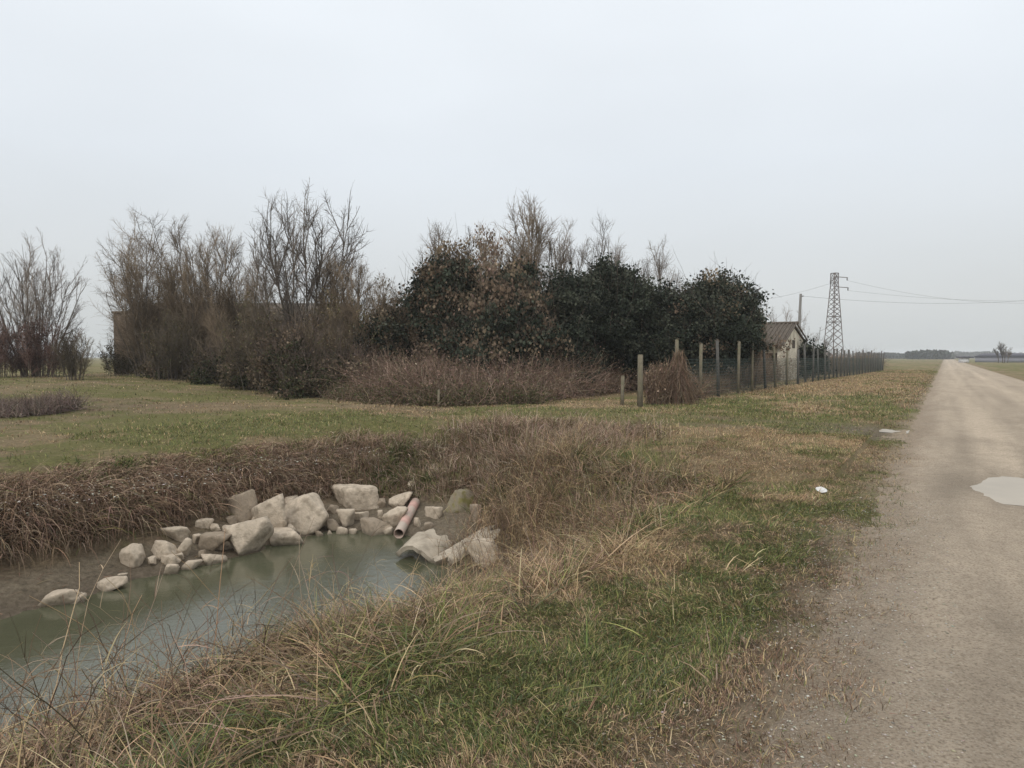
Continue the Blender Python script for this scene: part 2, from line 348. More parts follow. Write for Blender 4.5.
# ------------------------------------------------------------------ grass
def scatter(u0, u1, v0, v1, n):
    u = RNG.uniform(u0, u1, n); v = RNG.uniform(v0, v1, n); return xy(u, v)
def infrustum(x, y, z=0, mx=230):
    px = 512 + x / np.maximum(y, .01) * F; return (y > .9) & (px > -mx) & (px < 1024 + mx)
def pal(cols, n, jit=.22):
    cols = [tuple(np.array(q) * 1.14) for q in cols] if (cols is PG or cols is PS) else cols
    c = np.array(cols)[RNG.integers(0, len(cols), n)]; return c * (1 + RNG.normal(0, jit, (n, 1))).clip(.4, 1.8) * (1 + RNG.normal(0, .05, (n, 3)))
PG = [(.135, .155, .052), (.095, .118, .04), (.19, .19, .07), (.068, .086, .034), (.26, .235, .10), (.11, .13, .052), (.085, .105, .058)]
PS = [(.40, .29, .165), (.30, .21, .12), (.48, .37, .22), (.36, .25, .155), (.19, .135, .08)]
PB = [(.25, .18, .12), (.18, .125, .085), (.34, .255, .18), (.12, .085, .06), (.24, .16, .11)]
def grass(name, x, y, Lr, wr, clump=1, spread=.03, leanr=(.1, 1.1), bendr=(.1, 1.2), gbias=0, cols=None, segs=3, patchy=True):
    if clump > 1:
        k = RNG.integers(max(1, clump // 2), clump + 1, len(x)); idx = np.repeat(np.arange(len(x)), k); cx, cy = x[idx], y[idx]
        a = RNG.uniform(0, 2 * pi, len(idx)); r = spread * np.sqrt(RNG.uniform(0, 1, len(idx))); x, y = cx + r * np.cos(a), cy + r * np.sin(a)
        az = np.where(RNG.uniform(0, 1, len(idx)) < .5, a, fbm(cx * 1.1, cy * 1.1, 97, 2) * 4 * pi) + RNG.normal(0, .7, len(idx)); cs = RNG.uniform(.6, 1.25, len(k))[idx]
    else: az = RNG.uniform(0, 2 * pi, len(x)); cs = np.ones(len(x))
    g, b, m = zone(x, y); n = len(x)
    isg = RNG.uniform(0, 1, n) < .06 + .72 * ss(.1, 1.0, g + gbias)
    c = np.where(isg[:, None], pal(PG, n), np.where((RNG.uniform(0, 1, n) < b)[:, None], pal(PB, n), pal(PS, n)))
    if cols is not None: c = pal(cols, n)
    D = np.hypot(x, y)
    hv = .6 + .8 * fbm(x * 2.2, y * 2.2, 81, 3) if patchy else 1
    L = RNG.uniform(*Lr, n) * cs * hv * np.where(isg, 1, .9); w = RNG.uniform(*wr, n) * (1 + ss(4, 40, D) * 5)
    u, v = uv(x, y); z = np.maximum(height(x, y), np.where((v < 1.15) & (v > -5), road_h(u, v), -9)) - .008
    keep = (z > WATER - .01) & (RNG.uniform(0, 1, n) > m * .93) & ((v < -4) | (RNG.uniform(0, 1, n) < ss(.22, .85, v + (fbm(x * 2.5, y * 2.5, 99, 3) - .5) * .9)))
    f = lambda q: q[keep]
    lean = RNG.uniform(*leanr, n); bend = RNG.uniform(*bendr, n)
    return blades(np.stack([x, y, z], 1)[keep], f(L), f(w), f(az), f(lean), f(bend), c[keep], segs)
def commit(name, parts, m=M_blade, parent=None):
    V = []; Qs = []; C = []; n = 0
    for v, q, c in parts: V.append(v); Qs.append(q + n); C.append(c); n += len(v)
    return build(name, np.concatenate(V), np.concatenate(Qs), m, parent, np.concatenate(C))
parts = []
# verge turf, density falling with distance
x, y = scatter(.8, 17, .0, 3.6, 370000); D = np.hypot(x, y); k = infrustum(x, y) & (RNG.uniform(0, 1, len(x)) < np.clip((4.2 / D) ** 1.6, .03, 1)); x, y = x[k], y[k]
parts.append(grass('t', x, y, (.02, .07), (.0028, .0055), clump=4, spread=.03, leanr=(.2, 1.4), bendr=(.1, 1.6)))
# turf of the land over the culvert and beyond
x, y = scatter(7, 24, 1.2, 15, 90000); D = np.hypot(x, y); k = infrustum(x, y) & (height(x, y) > -.35) & (RNG.uniform(0, 1, len(x)) < np.clip((11 / D) ** 1.6, .03, 1))
parts.append(grass('t', x[k], y[k], (.03, .10), (.003, .006), clump=3, spread=.05))
x, y = scatter(18, 95, .7, 8, 26000); k = infrustum(x, y); parts.append(grass('t', x[k], y[k], (.04, .12), (.004, .006), clump=4, spread=.12, segs=2))
x, y = scatter(-4, 60, 10.8, 50, 90000); D = np.hypot(x, y); k = infrustum(x, y) & (height(x, y) > -.2) & (RNG.uniform(0, 1, len(x)) < np.clip((16 / D) ** 1.3, .03, 1))
parts.append(grass('t', x[k], y[k], (.035, .11), (.004, .007), clump=3, spread=.08, segs=2))
x, y = scatter(8, 60, -9, -4.7, 9000); k = infrustum(x, y); parts.append(grass('t', x[k], y[k], (.04, .12), (.004, .007), clump=3, spread=.08, segs=2))
tag(commit('short_grass', parts), 'short green and straw coloured turf on the verge and field', 'grass', kind='stuff')
# sparse larger leaves in the near turf
parts = []
x, y = scatter(1.2, 9, .9, 3.4, 900); parts.append(grass('t', x, y, (.09, .22), (.005, .010), clump=4, spread=.03, leanr=(.5, 1.3), gbias=.1))
tag(commit('long_grass', parts), 'scattered longer blades lying in the verge turf', 'grass', kind='stuff')
# rough dead grass of the near bank and its lip
parts = []
x, y = scatter(-.5, 11.5, 2.3, 6.1, 24000); z = height(x, y); k = infrustum(x, y, mx=120) & (z < -.10) & (z > WATER - .05); x, y = x[k], y[k]
D = np.hypot(x, y)
k = RNG.uniform(0, 1, len(x)) < .25 + .75 * ss(.35, .6, fbm(x * 2.0, y * 2.0, 96, 2)); x, y = x[k], y[k]
parts.append(grass('t', x, y, (.10, .40), (.004, .009), clump=8, spread=.07, leanr=(.4, 1.5), bendr=(.3, 1.7), gbias=.12, segs=4))
kk = RNG.uniform(0, 1, len(x)) < .25
parts.append(grass('t', x[kk], y[kk], (.3, .7), (.004, .010), clump=5, spread=.10, leanr=(.6, 1.6), bendr=(.3, 1.5), cols=PS + PB, segs=5))
tag(commit('bank_grass', parts), 'tangled straw and green grass on the near canal bank', 'grass', kind='stuff')
# end bank over the culvert: tall upright dead grass
parts = []
x, y = scatter(8.5, 16, 2.4, 11, 15000); z = height(x, y); u, v = uv(x, y)
k = (z > -1.02) & ((z < -.2) | (RNG.uniform(0, 1, len(x)) < .6 * ss(14.8, 13.0, u) * ss(4.2, 5.8, v) * ss(9.6, 8.2, v))) & (fbm(x * .8, y * .8, 91, 3) > .16); x, y = x[k], y[k]
parts.append(grass('t', x, y, (.14, .44), (.004, .008), clump=9, spread=.11, leanr=(.05, 1.1), bendr=(.1, 1.9), segs=4, cols=PB + [(.36, .27, .20), (.42, .33, .25), (.30, .215, .16), (.16, .15, .07)]))
tag(commit('tall_dead_grass', parts), 'tall dead pinkish brown grass on the bank above the culvert', 'grass', kind='stuff')
parts = []
for px_, py_, n_, r_, L_ in ((398, 452, 260, .7, .30), (392, 475, 200, .5, .28), (600, 466, 260, .5, .22), (612, 500, 200, .35, .2), (500, 500, 120, .4, .3), (340, 470, 120, .5, .25), (430, 480, 130, .4, .25), (120, 470, 90, .6, .2), (590, 520, 120, .3, .2)):
    p = hit(px_, py_); a_ = RNG.uniform(0, 2 * pi, n_); q_ = RNG.normal(0, r_ * .6, n_)
    parts.append(grass('t', p[0] + np.cos(a_) * q_, p[1] + np.sin(a_) * q_, (L_ * .5, L_), (.004, .009), clump=8, spread=.08, leanr=(.2, 1.2), bendr=(.2, 1.5), segs=4, cols=PG[:4] + [(.06, .085, .03)]))
tag(commit('green_bank_grass', parts), 'dark green tufts showing between the dead bank grass', 'grass', kind='stuff')
# far bank: drooping brown grass that hangs down the slope
parts = []
u = RNG.uniform(-6, 12.5, 11500); v = RNG.uniform(9.75, 11.3, 11500); x, y = xy(u, v); z = height(x, y)
k = (z > -.85) & infrustum(x, y) & (fbm(x * .9, y * .9, 93, 3) > .12) & (z < -.05 + .05 * RNG.uniform(-1, 1, len(x))); x, y = x[k], y[k]
n = len(x); idx = np.repeat(np.arange(n), 11); cx, cy = x[idx], y[idx]; N_ = len(idx)
a = RNG.uniform(0, 2 * pi, N_); r = .13 * RNG.uniform(0, 1, N_); X, Y = cx + r * np.cos(a), cy + r * np.sin(a)
down = math.atan2(-DV[1], -DV[0])
az = down + RNG.normal(0, 1.25, N_); az = np.where(RNG.uniform(0, 1, N_) < .15, a, az)
gg, bb, mm = zone(X, Y); c = np.where((RNG.uniform(0, 1, N_) < gg * .3)[:, None], pal(PG, N_), pal(PB + [(.21, .145, .10), (.32, .235, .165), (.16, .11, .08)], N_, .28)) * 1.05
lipf = (ss(-.0, -.35, height(X, Y)) * .7 + .25) * (1 - .35 * ss(4, 9, uv(X, Y)[0])); L = lipf * RNG.uniform(.2, .7, N_) * RNG.uniform(.5, 1.3, n)[idx] * (.4 + 1.2 * fbm(X * 1.2, Y * 1.2, 94, 2)); c = c * RNG.uniform(.75, 1.5, (n, 1))[idx]
parts.append(blades(np.stack([X, Y, height(X, Y) - .01], 1), L, RNG.uniform(.005, .013, N_), az, RNG.uniform(.2, 1.4, N_), RNG.uniform(.8, 3.0, N_), c, 5))
tag(commit('hanging_dead_grass', parts), 'dead brown grass hanging down the far canal bank', 'grass', kind='stuff')

# thin dead stalks by the water: polyline ribbons with kinks
def stalks(n, us_, vs_, L0, L1, r=.0022, cols=PB, leaf=True, lean=.55):
    u = RNG.uniform(*us_, n); v = RNG.uniform(*vs_, n); x, y = xy(u, v); z = height(x, y); k = z > WATER - .12; x, y, z = x[k], y[k], z[k]; n = len(x)
    K = 6; L = RNG.uniform(L0, L1, n); d = norm(np.stack([RNG.normal(0, lean, n), RNG.normal(0, lean, n), np.ones(n)], -1))
    P = [np.stack([x, y, z - .02], 1)]
    for s in range(K):
        d = norm(d + RNG.normal(0, .10, (n, 3)) + np.array([0, 0, -.06 * s]) * RNG.uniform(0, 1.4, (n, 1))); P.append(P[-1] + d * (L / K)[:, None])
    P = np.stack(P, 1); R = np.linspace(1, .4, K + 1)[None, :] * r * RNG.uniform(.6, 1.4, (n, 1))
    V, Q = tubes(P, R, 3); c = pal(cols, n); C = np.repeat(c, (K + 1) * 3, axis=0)
    out = [(V, Q, C)]
    if leaf:
        m = n * 3; j = RNG.integers(0, n, m); s = RNG.integers(1, K, m); root = P[j, s]
        out.append(blades(root, RNG.uniform(.10, .32, m), RNG.uniform(.003, .007, m), RNG.uniform(0, 2 * pi, m), RNG.uniform(.3, 1.4, m), RNG.uniform(.2, 1.8, m), c[j] * 1.1, 4))
    return out
parts = stalks(420, (-.8, 3.6), (3.2, 6.4), .4, 1.1, r=.003, lean=.65) + stalks(120, (.6, 3.4), (4.2, 6.0), .7, 1.25, r=.0038, cols=PB + PS, lean=.8) + stalks(100, (3, 6.8), (3.6, 5.0), .25, .7, cols=PS) + stalks(70, (1.0, 3.4), (2.7, 5.2), .4, .9, cols=PS + PB, lean=.9)
tag(commit('reed_stalks', parts), 'thin dead reed stalks leaning over the murky water', 'reeds', kind='stuff')
parts = stalks(330, (6.4, 9.8), (2.9, 5.0), .35, 1.0, r=.003, cols=PS + PB, lean=.35) + stalks(160, (9, 12), (3.0, 7), .4, .9, r=.003, cols=PS + PB, lean=.35)
for px_, py_, n_, L_ in ((500, 545, 240, 1.0), (530, 520, 260, 1.0), (465, 590, 130, .6), (545, 480, 160, .8), (560, 540, 120, .7)):
    p = hit(px_, py_); u_c, v_c = uv(p[0], p[1]); parts += stalks(n_, (u_c - .8, u_c + .8), (v_c - .55, v_c + .55), .35 * L_, 1.05 * L_, r=.0032, cols=PS + PB, lean=.32)
    x, y = scatter(u_c - .9, u_c + .9, v_c - .6, v_c + .6, n_); parts.append(grass('t', x, y, (.2, .6), (.004, .008), clump=8, spread=.1, leanr=(.05, .9), bendr=(.2, 1.6), gbias=-.2, segs=4))
tag(commit('reed_stalks', parts), 'pale tangled stalks standing beside the concrete fragments', 'reeds', kind='stuff')

# dead stems and leaves washed onto the mud shelf
n = 900; u = RNG.uniform(0, 9.8, n); v = RNG.uniform(8.6, 9.95, n); x, y = xy(u, v); z = height(x, y) + .006; k = z > WATER
x, y, z = x[k], y[k], z[k]; n = len(x)
tag(commit('plant_litter', [blades(np.stack([x, y, z], 1), RNG.uniform(.04, .22, n), RNG.uniform(.004, .012, n), RNG.uniform(0, 2 * pi, n), RNG.uniform(1.35, 1.6, n), RNG.uniform(0, .25, n), pal(PB + [(.09, .07, .05)], n), 3)]), 'dead stems and leaves lying on the mud shelf', 'plant litter', kind='stuff')
# ------------------------------------------------------------------ gravel at the road edge
def pebbles(name, u0, u1, v0, v1, n, s0, s1, label):
    u = RNG.uniform(u0, u1, n); v = RNG.normal((v0 + v1) / 2, (v1 - v0) / 3.2, n); v = np.where((v < v0) | (v > v1), RNG.uniform(v0, v1, n), v); x, y = xy(u, v)
    z = np.maximum(height(x, y), road_h(u, v) - .0)
    oc = np.array([[1, 0, 0], [.3, .9, .1], [-.8, .5, 0], [-.7, -.6, .1], [.4, -.9, 0], [0, 0, .62], [.1, 0, -.5]])
    fc = np.array([[0, 1, 5], [1, 2, 5], [2, 3, 5], [3, 4, 5], [4, 0, 5], [1, 0, 6], [2, 1, 6], [3, 2, 6], [4, 3, 6], [0, 4, 6]])
    s = s0 + (s1 - s0) * RNG.uniform(0, 1, n) ** 3; a = RNG.uniform(0, 2 * pi, n)
    q = oc[None] * (1 + RNG.normal(0, .14, (n, 7, 3))) * s[:, None, None] * np.stack([np.ones(n), RNG.uniform(.5, 1, n), RNG.uniform(.45, .9, n)], 1)[:, None, :]
    xr = q[..., 0] * np.cos(a)[:, None] - q[..., 1] * np.sin(a)[:, None]; yr = q[..., 0] * np.sin(a)[:, None] + q[..., 1] * np.cos(a)[:, None]
    V = np.stack([xr + x[:, None], yr + y[:, None], q[..., 2] + z[:, None] + s[:, None] * .15], -1).reshape(-1, 3)
    Q = (fc[None] + (np.arange(n) * 7)[:, None, None]).reshape(-1, 3)
    c = pal([(.42, .38, .31), (.34, .30, .24), (.28, .24, .18), (.5, .46, .4), (.24, .2, .16)], n, .15)
    return tag(build(name, V, Q, mat('pebble', tint=True, rough=.85, spec=.2), col=np.repeat(c, 7, axis=0)), label, 'gravel', kind='stuff')
pebbles('gravel', .6, 9, -.1, 1.25, 12000, .003, .011, 'loose pale gravel along the road edge')
pebbles('gravel', .6, 12, -4.2, .3, 2600, .002, .009, 'small stones scattered on the dirt road')
pebbles('gravel', 1, 10, 8.3, 9.9, 1500, .004, .022, 'small stones lying on the muddy canal shelf')

# ------------------------------------------------------------------ rocks
def stone_extra(N, L, src, vec):
    ge = N.new('ShaderNodeNewGeometry'); sp = N.new('ShaderNodeSeparateXYZ'); L.new(ge.outputs['Position'], sp.inputs[0])
    no = N.new('ShaderNodeTexNoise'); no.inputs['Scale'].default_value = 6; L.new(vec, no.inputs['Vector'])
    ma = N.new('ShaderNodeMath'); ma.operation = 'MULTIPLY_ADD'; ma.inputs[1].default_value = .14; L.new(no.outputs[0], ma.inputs[0]); L.new(sp.outputs[2], ma.inputs[2])
    r = N.new('ShaderNodeMapRange'); r.inputs[1].default_value = WATER + .15; r.inputs[2].default_value = WATER + .07; r.inputs[4].default_value = .72; L.new(ma.outputs[0], r.inputs[0])
    m = N.new('ShaderNodeMix'); m.data_type = 'RGBA'; L.new(r.outputs[0], m.inputs[0]); L.new(src, m.inputs[6]); m.inputs[7].default_value = (.10, .085, .06, 1); return m.outputs[2]
M_rock = mat('limestone', (.54, .45, .345), var=.22, scale=5, bump=.05, bscale=9, rough=.9, spec=.2, extra=chain(speck((.22, .18, .13), 7, .48, .68, .7), stone_extra))
M_rock2 = mat('brown_limestone', (.31, .25, .185), var=.25, scale=6, bump=.03, bscale=11, rough=.9, spec=.2, extra=chain(speck((.16, .13, .09), 8, .5, .7, .6), stone_extra))
M_moss = mat('mossy_stone', (.25, .215, .15), var=.3, scale=7, bump=.02, bscale=18, rough=.95, spec=.1, extra=speck((.17, .15, .05), 7, .45, .6, .9))
ico = None
def ico_dirs(sub=4):
    global ico
    if ico is None:
        import bmesh
        bm = bmesh.new(); bmesh.ops.create_icosphere(bm, subdivisions=sub, radius=1); bm.verts.ensure_lookup_table()
        ico = (np.array([v.co[:] for v in bm.verts]), np.array([[v.index for v in f.verts] for f in bm.faces])); bm.free()
    return ico
def rock(label, px, py, w, h, depth=.8, rz=0, tilt=0, planes=9, m=None, flat=0, name='rock', seed=0, sink=.12, cat='rock', zoff=0, group='pale stones tumbled along the water edge'):
    """px,py the centre; w,h the extent in photo pixels"""
    rg = np.random.default_rng(seed + int(px * 7 + py * 13)); d, f = ico_dirs()
    bpx = hit(px, py + h * .42); D = bpx[1]; s = D / F
    w = w * 1.17; h = h * 1.12; a = w * s / 2 * 1.06; vis = h * s
    c = vis / 2 * 1.15; b = a * depth
    n = norm(rg.normal(size=(planes, 3))); n = np.concatenate([n, np.array([[0, 0, 1], [0, 0, -1]])]); off = rg.uniform(.40, .84, len(n))
    if flat: off[-2] = flat
    sup = np.min(np.where(d @ n.T > .05, off[None] / np.maximum(d @ n.T, .05), 9), axis=1); r = np.minimum(sup, 1.4)
    r = r * (1 + (fbm(d[:, 0] * 2.2 + 7 + px, d[:, 1] * 2.2 + d[:, 2] * 1.7 + 3, 101, 4) - .5) * .12 + (fbm(d[:, 0] * 9 + px, d[:, 2] * 9 + d[:, 1] * 5, 103, 3) - .5) * .07)
    P = d * r[:, None]; P = P / np.max(np.abs(P), axis=0)
    P = P * np.array([a, b, c])
    t = tilt; P = np.stack([P[:, 0] * cos(t) + P[:, 2] * sin(t), P[:, 1], -P[:, 0] * sin(t) + P[:, 2] * cos(t)], 1)
    P = np.stack([P[:, 0] * cos(rz) - P[:, 1] * sin(rz), P[:, 0] * sin(rz) + P[:, 1] * cos(rz), P[:, 2]], 1)
    x0, y0 = bpx[0], bpx[1] + b * .75; z0 = max(bpx[2], WATER - .05)
    cz = pz(py, y0 - b * .3) + zoff
    o = build(name, P, f, m or M_rock, smooth=False); o.location = (x0, y0, cz)
    return tag(o, label, cat, group)
R = rock
R('long pale cracked stone low at the mud edge, farthest from the pipe', 57, 601, 36, 16, .6, flat=.5)
R('small cracked stone touching the end of the long low stone', 76, 603, 20, 13, .6, tilt=-.1)
R('flat pale stone alone between the mud and the water', 105, 587, 29, 13, .6, flat=.6)
R('rounded pale stone alone on the mud shelf', 131, 559, 25, 18, .8)
R('pale stone uppermost in the small cluster on the mud', 172, 536, 25, 14, .7)
R('blocky pale stone standing at the mud side of the small cluster', 161, 553, 25, 18, .8)
R('small stone wedged under the blocky pale stone', 165, 563, 18, 12, .8)
R('upright narrow stone in the middle of the small cluster', 183, 549, 15, 22, .9, tilt=.2)
R('tiny stone pinched between two cluster stones', 174, 563, 10, 8, .8)
R('pale knob of stone at the waterline below the cluster', 169, 574, 15, 12, .8)
R('pale half sunk stone at the waterline by the cluster', 188, 568, 17, 12, .8)
R('flat stone half sunk in the water under the dark rounded one', 208, 562, 23, 11, .7, flat=.6)
R('dark bottomed rounded stone beside the big slanted block', 207, 546, 33, 16, .7, m=M_rock2)
R('small pale stone topmost above the rounded dark one', 203, 526, 14, 9, .8)
R('little round stone behind the dark rounded one', 210, 538, 13, 9, .8)
R('smallest pale stone between little stones near the slanted block', 213, 530, 11, 7, .8)
R('small angular stone leaning on the big slanted block', 225, 535, 19, 13, .8)
R('grey slab half under the hanging brown grass', 239, 512, 36, 27, .6, tilt=-.35, m=M_rock2)
R('big slanted block between the rounded stone and the water', 243, 543, 42, 31, .7, tilt=-.2, flat=.7)
R('tilted pale block behind and above the slanted one', 268, 518, 38, 27, .7, tilt=-.45, flat=.5, seed=3)
R('wide pale stone with dark notch at the waterline', 280, 543, 37, 19, .8)
R('largest pale boulder in the middle of the row', 307, 518, 47, 34, .8, tilt=-.3, seed=5)
R('wide flat slab with broken edge, highest on the end bank', 357, 501, 54, 24, .7, tilt=-.1, flat=.6)
R('square pale block beneath the wide flat slab', 346, 521, 18, 17, .8, planes=6)
R('small grey stone beside the square block', 331, 528, 15, 12, .8, m=M_rock2)
R('small stone at the waterline under the square block', 340, 535, 12, 9, .8)
R('tiny pale stone at the waterline by the largest boulder', 328, 536, 9, 7, .8)
R('small wet stone at the waterline before the rough brown rock', 353, 536, 10, 8, .8)
R('rough brown pitted rock behind the pipe mouth', 372, 529, 36, 23, .8, m=M_rock2)
R('grey rounded rock leaning against the pipe', 393, 521, 22, 18, .8)
R('pale flat rock behind the upper end of the pipe', 397, 505, 27, 12, .8, tilt=-.3, flat=.6)
R('tiny upright pale stone above the rough brown rock', 381, 515, 6, 8, .8)
R('angular white stone alone in the mud beside the pipe', 433, 514, 16, 12, .8)
R('tiny white pebble stone in mud between pipe and fragments', 417, 524, 7, 8, .8)
R('small pale stone stuck in the grass of the end bank', 413, 487, 9, 8, .8)
R('upright grey slab of stone half hidden by reeds', 478, 516, 14, 20, .5, m=M_rock2)
R('pale rock under dead stalks beside the near bank', 487, 557, 34, 24, .8)
rr_ = np.random.default_rng(77)
for k_, (px_, py_, w_, nm) in enumerate(((196, 541, 10, 'between the upright narrow stone and the dark rounded one'), (217, 549, 9, 'against the foot of the big slanted block'), (254, 523, 12, 'in the gap behind the big slanted block'), (262, 537, 10, 'between the slanted block and the notched stone'), (289, 531, 13, 'between the notched stone and the largest boulder'), (330, 511, 14, 'between the largest boulder and the wide slab'), (361, 517, 13, 'under the front edge of the wide flat slab'), (318, 538, 9, 'at the waterline under the largest boulder'), (388, 534, 10, 'at the waterline beside the pipe mouth'), (381, 505, 12, 'between the wide slab and the flat rock'), (150, 564, 11, 'on the mud side of the blocky stone'), (199, 556, 9, 'in the water before the rounded dark stone'), (178, 559, 10, 'at the foot of the upright narrow stone'), (427, 528, 10, 'in the mud behind the curved fragment'), (120, 578, 9, 'on mud between the lone flat and rounded stones'), (228, 522, 14, 'under the grey slab by the hanging grass'), (289, 506, 16, 'behind the gap between tilted block and boulder'), (405, 520, 9, 'touching the far side of the pipe'))):
    R('rubble piece ' + nm, px_, py_, w_, w_ * rr_.uniform(.55, .85), .9, rz=rr_.uniform(0, 3), m=(M_rock, M_rock2)[k_ % 2], name='rubble_stone', cat='stone', seed=k_ * 31)
# mossy squared block in the end bank
R('squared mossy block in the end bank above the mud', 458, 504, 30, 20, .7, planes=5, flat=.8, m=M_moss, name='stone_block', cat='stone block')

# fallen drain pipe
M_pipe = mat('faded_pipe', (.50, .31, .255), var=.2, scale=4, rough=.6, spec=.35, extra=speck((.42, .37, .30), 3, .42, .62, .8))
M_dark = mat('dark_inside', (.03, .025, .02), rough=1)
a = hit(399, 541); b = hit(415, 506); a = a + np.array([0, -.02, .09]); b = b + np.array([0, .05, .06]); a[2] = max(a[2], WATER + .075)
d = norm(b - a); n1 = norm(np.cross(d, [0, 0, 1.])); n2 = np.cross(n1, d); Ls = 24; ph = np.linspace(0, 2 * pi, Ls, endpoint=False)
def ring(c, r): return c + r * (np.cos(ph)[:, None] * n1 + np.sin(ph)[:, None] * n2)
rings = [ring(a + d * .25, .071), ring(a, .073), ring(a - d * .003, .080), ring(a + d * .01, .083)] + [ring(a + (b - a) * t, .083) for t in (.2, .5, .8, 1.0)] + [ring(b + d * .01, .07)]
V = np.concatenate(rings); i = np.arange(len(rings) - 1)[:, None] * Ls + np.arange(Ls)[None]; j = np.arange(len(rings) - 1)[:, None] * Ls + (np.arange(Ls)[None] + 1) % Ls
o = build('drain_pipe', V, [np.stack([i, j, j + Ls, i + Ls], -1).reshape(-1, 4), (np.arange(Ls) + 8 * Ls)[None]], M_pipe, smooth=True)
tag(o, 'faded pink plastic drain pipe sloping down to the water', 'pipe')

# broken concrete pipe pieces
M_conc = mat('old_concrete', (.42, .36, .28), var=.22, scale=6, bump=.012, bscale=25, rough=.92, spec=.15, extra=chain(speck((.19, .16, .12), 5, .5, .68, .7), stone_extra))
def shell(label, a, b, R_, span, thick, roll, seed):
    """a broken piece of pipe wall: part of a thick cylinder along a-b, with ragged ends"""
    a = np.array(a); b = np.array(b); L_ = np.linalg.norm(b - a); d = (b - a) / L_; sd = norm(np.cross(d, [0, 0, 1.])); up_ = np.cross(sd, d)
    nu_, nv_ = 26, 34; t = np.linspace(0, 1, nu_)[:, None]; f = np.linspace(-.5, .5, nv_)[None, :]
    e0 = (fbm(f * 5 + seed, f * 0 + seed, 3, 4) - .5) * .34; e1 = (fbm(f * 6 + seed, f * 0 + 9 + seed, 4, 4) - .5) * .5
    tt = e0 * (1 - t) + t * (1 + e1); sp = span * (1 + (fbm(t * 5, t * 0 + seed, 5, 4) - .5) * .35); th_ = roll + f * sp
    def surf(r): return a + d * (tt * L_)[..., None] + (np.sin(th_) * r)[..., None] * sd + ((np.cos(th_) * r) - R_ * cos(span / 2) * 1.0)[..., None] * up_
    nz = (fbm(t * 9 + f * 3, f * 11, 6 + seed, 4) - .5) * .016
    o_ = surf(R_ + nz); i_ = surf(R_ - thick + nz * .5); V = np.concatenate([o_.reshape(-1, 3), i_.reshape(-1, 3)]); n_ = nu_ * nv_
    g_ = (np.arange(nu_ - 1)[:, None] * nv_ + np.arange(nv_ - 1)[None]); Q1 = np.stack([g_, g_ + nv_, g_ + nv_ + 1, g_ + 1], -1).reshape(-1, 4); Q2 = Q1[:, ::-1] + n_
    ed = np.concatenate([np.arange(nv_), np.arange(1, nu_) * nv_ + nv_ - 1, (nu_ - 1) * nv_ + np.arange(nv_ - 2, -1, -1), np.arange(nu_ - 2, 0, -1) * nv_]); e2 = np.roll(ed, -1)
    # the rim gets vertices of its own, so that its edges stay sharp
    m = len(ed); V = np.concatenate([V, V[ed], V[ed + n_]]); k = np.arange(m); k2 = np.roll(k, -1); Q3 = np.stack([2 * n_ + k, 2 * n_ + k2, 2 * n_ + m + k2, 2 * n_ + m + k], -1)
    return tag(build('concrete_fragment', V, np.concatenate([Q1, Q2, Q3]), M_conc, smooth=True), label, 'concrete fragment', 'broken concrete pipe pieces at the water edge')
def px3(px, py, z): 
    r = ray(px, py); t = (z - CAMH) / r[2]; return np.array([0, 0, CAMH]) + r * t
shell('curved broken concrete pipe piece with dark hollow beside the pipe mouth', px3(413, 559, -1.27), px3(430, 541, -1.16), .36, 2.1, .06, .1, 2)
shell('long tilted concrete slab rising towards the reeds', px3(438, 562, -1.28), px3(487, 533, -1.02), .26, 1.5, .09, .15, 5)

# white litter on the verge
p = hit(821, 494); q = MB(); rr = np.linspace(0, 2 * pi, 20, endpoint=False)
rings = [np.stack([np.cos(rr) * a_, np.sin(rr) * a_, np.full(20, z_)], 1) for a_, z_ in ((.002, .022), (.055, .022), (.07, .03), (.095, .038), (.098, .033), (.07, .02), (.03, .012))]
V = np.concatenate(rings); V[:, 2] += .004 * np.sin(V[:, 0] * 60); i = np.arange(6)[:, None] * 20 + np.arange(20)[None]; j = np.arange(6)[:, None] * 20 + (np.arange(20)[None] + 1) % 20
V = V @ np.array([[1, 0, .0], [0, .9, -.35], [0, .35, 1]]).T * .68
o = build('plastic_plate', V, [np.stack([i, j, j + 20, i + 20], -1).reshape(-1, 4), np.arange(20)[None]], mat('white_plastic', (.62, .61, .58), rough=.5, spec=.5), smooth=True); o.location = (p[0], p[1], p[2] + .03)
tag(o, 'discarded white plate lying in the verge grass', 'litter')

# ------------------------------------------------------------------ trees
def grow(P0, D0, L, K, up, wob, rg):
    P = [P0]; d = D0
    for s in range(K):
        d = norm(d + rg.normal(0, wob, P0.shape) + np.array([0, 0, 1.]) * up); P.append(P[-1] + d * (L / K)[:, None])
    return np.stack(P, 1)
def spawn(P, L, per, rat, ang, tmin, rg, angj=.22, taper=.30):
    """children on the parents: returns roots, directions, lengths, parent index, t"""
    M, K1, _ = P.shape; w = L / L.sum(); n = int(per * M); j = rg.choice(M, n, p=w); t = rg.uniform(tmin, .98, n)
    s = t * (K1 - 1); a = np.minimum(s.astype(int), K1 - 2); f = (s - a)[:, None]
    root = P[j, a] * (1 - f) + P[j, a + 1] * f; tan_ = norm(P[j, a + 1] - P[j, a])
    perp = norm(np.cross(tan_, rg.normal(size=(n, 3)))); an = ang + rg.normal(0, angj, n)
    d = norm(tan_ * np.cos(an)[:, None] + perp * np.sin(an)[:, None])
    return root, d, L[j] * rat * (1 - taper * t) * rg.uniform(.6, 1.3, n), j, t
BARKS = dict(grey=(.185, .155, .13), brown=(.175, .135, .095), dark=(.12, .098, .07), red=(.145, .092, .075))
